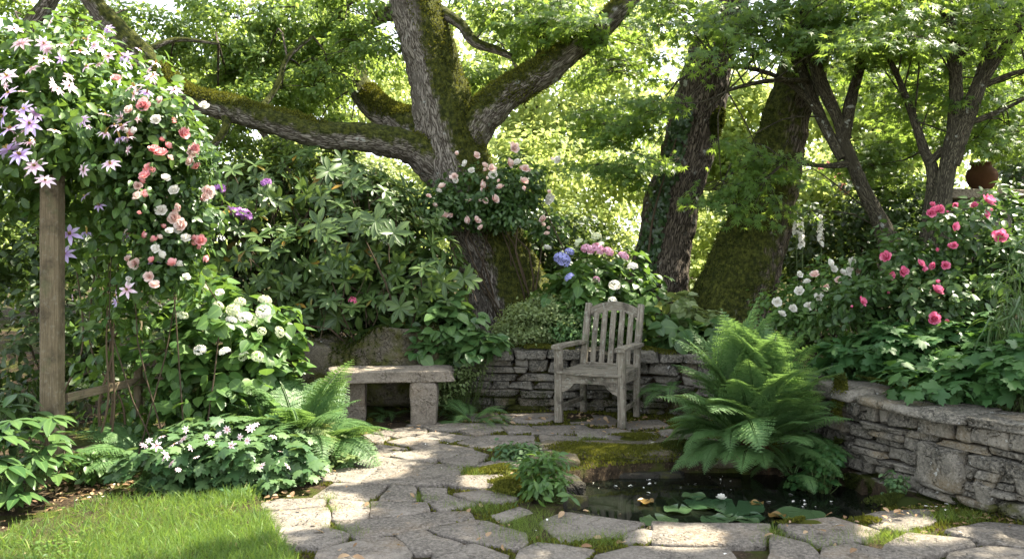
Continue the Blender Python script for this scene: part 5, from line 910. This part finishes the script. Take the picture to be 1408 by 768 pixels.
# foxglove spires
for i, (px, py, h) in enumerate([(1094, 300, .26), (1102, 318, .28), (1128, 312, .3)]):
    d = 8.6; top = P(px, py-18, d); b = gb(px+4, d); t = thing('foxglove', ['faded foxglove spire closest to the mossy trunk', 'second pale foxglove spire beside the mossy trunk', 'creamy foxglove spire standing right of the other two'][i], 'flower', b, 'foxgloves'); m = MB(); tube(m, [b, (b+top)/2, top], [.006, .005, .003], 6, .1); m.build('stem', M['green_stem'], t)
    rng = R(540+i); m = MB(); k = 42; z = rng.uniform(0, 1, k); a = rng.uniform(0, TAU, k); dd = np.c_[np.cos(a), np.sin(a), -.6+0*a]; scatter(m, T_BROAD, top-np.array([0, 0, 1.])*(z*h)[:, None], dd, np.c_[np.cos(a), np.sin(a), 1+0*a], .035+.025*z, rng); m.build('bells', M['pet_white'], t)
    m = MB(); k = 14; a = rng.uniform(0, TAU, k); scatter(m, T_LANCE, np.repeat(b[None], k, 0), np.c_[np.cos(a), np.sin(a), .7+0*a], np.c_[-np.cos(a), -np.sin(a), 1+0*a], .3, rng); m.build('leaves', M['hyd'], t)
# terracotta urn and old stone shelf at the back right
c = P(1350, 262, 8.9); ur = thing('garden_urn', 'old round terracotta urn in the shade behind the pink roses', 'urn', (c[0], c[1], c[2])); m = MB(); prof = [(.0, 0), (.12, 0), (.15, .04), (.20, .12), (.215, .2), (.19, .27), (.14, .31), (.13, .33), (.165, .35), (.165, .375), (.12, .375), (.10, .3)]
V = [(.72*r*math.cos(a)+c[0], .72*r*math.sin(a)+c[1], .78*z+c[2]) for r, z in prof for a in np.linspace(0, TAU, 28, endpoint=False)]; m.add(V, np.array([(i*28+j, i*28+(j+1) % 28, i*28+28+(j+1) % 28, i*28+28+j) for i in range(len(prof)-1) for j in range(28)])); m.build('body', M['terracotta'], ur)
pl = thing('stone_plinth', 'old stone plinth carrying the terracotta urn', 'plinth', (c[0], c[1], hz(c[0], c[1]))); m = MB(); stone(m, np.array([c[0]-.05, c[1], c[2]-.045]), (.42, .25, .045), 0, R(9), k=10, rough=.05, cubev=CB, cubef=CBF); m.build('slab', M['bench'], pl)
m = MB(); zb = hz(c[0], c[1]); stone(m, np.array([c[0]-.05, c[1], (c[2]-.09+zb)/2-.02]), (.3, .18, (c[2]-.09-zb)/2+.03), 0, R(10), k=9, rough=.05, cubev=CB, cubef=CBF); m.build('block', M['wall'], pl)

# ------------------------------------------------------------------ lily pads
PADS = [(1012, 697, .20, 'lily', 'largest water lily pad at the centre of the pond'), (968, 692, .15, 'lily', 'broad lily pad left of the largest pad'), (905, 716, .13, 'lily', 'pale lily pad close to the near left flagstone'), (932, 700, .10, 'lily', 'small lily pad between the two left pads'), (1032, 711, .10, 'lily', 'oval lily pad tucked under the largest pad'), (1000, 712, .08, 'lily', 'small pad in front of the largest pad'), (1028, 717, .08, 'lily', 'small lily pad touching the near stone edge'),
        (1100, 709, .17, 'lily', 'dark lily pad apart on the right of the pond'), (1040, 692, .05, 'lily_y', 'small yellowed lily pad beside the largest pad'), (1068, 709, .06, 'lily_y', 'brown lily pad between the right pad and the cluster'), (984, 716, .10, 'lily', 'dull lily pad at the front of the cluster'), (955, 683, .09, 'lily', 'lily pad farthest back in the cluster'), (888, 690, .06, 'lily_y', 'tan curled lily pad alone on the left')]
for i, (px, py, r, mt, lab) in enumerate(PADS):
    r *= .88
    c = G(px, py, -.085); rng = R(600+i); n = 30; a0 = rng.uniform(0, TAU); a = a0+np.linspace(.12, TAU-.12, n); V = [(c[0], c[1], -.086+i*.0006)]
    for f, u in ((.5, .0), (.9, .002), (1., .006)): V += [(c[0]+r*f*math.cos(q)*(1+.04*math.sin(3*q+i)), c[1]+r*f*math.sin(q), -.086+i*.0006+u*(1+1.2*math.sin(4*q+i))) for q in a]
    j = np.arange(n-1); m = MB(); m.add(V, [np.c_[0*j, j+1, j+2]]+[np.c_[1+g*n+j, 1+g*n+n+j, 1+g*n+n+j+1, 1+g*n+j+1] for g in (0, 1)], np.c_[np.zeros(len(V)), np.full(len(V), .5), np.full(len(V), rng.uniform())])
    tag(m.build('lily_pad', M[mt]), lab, 'lily pad', 'lily pads on the pond')
c = G(992, 700, -.13); lf = thing('petal_cluster', 'small cluster of white petals among the pads', 'flower', (c[0], c[1], -.07)); place(ROSE['w'], lf, (c[0], c[1], -.06), (0, 0, 0), .07)  # small whorl of white petals resting on the water
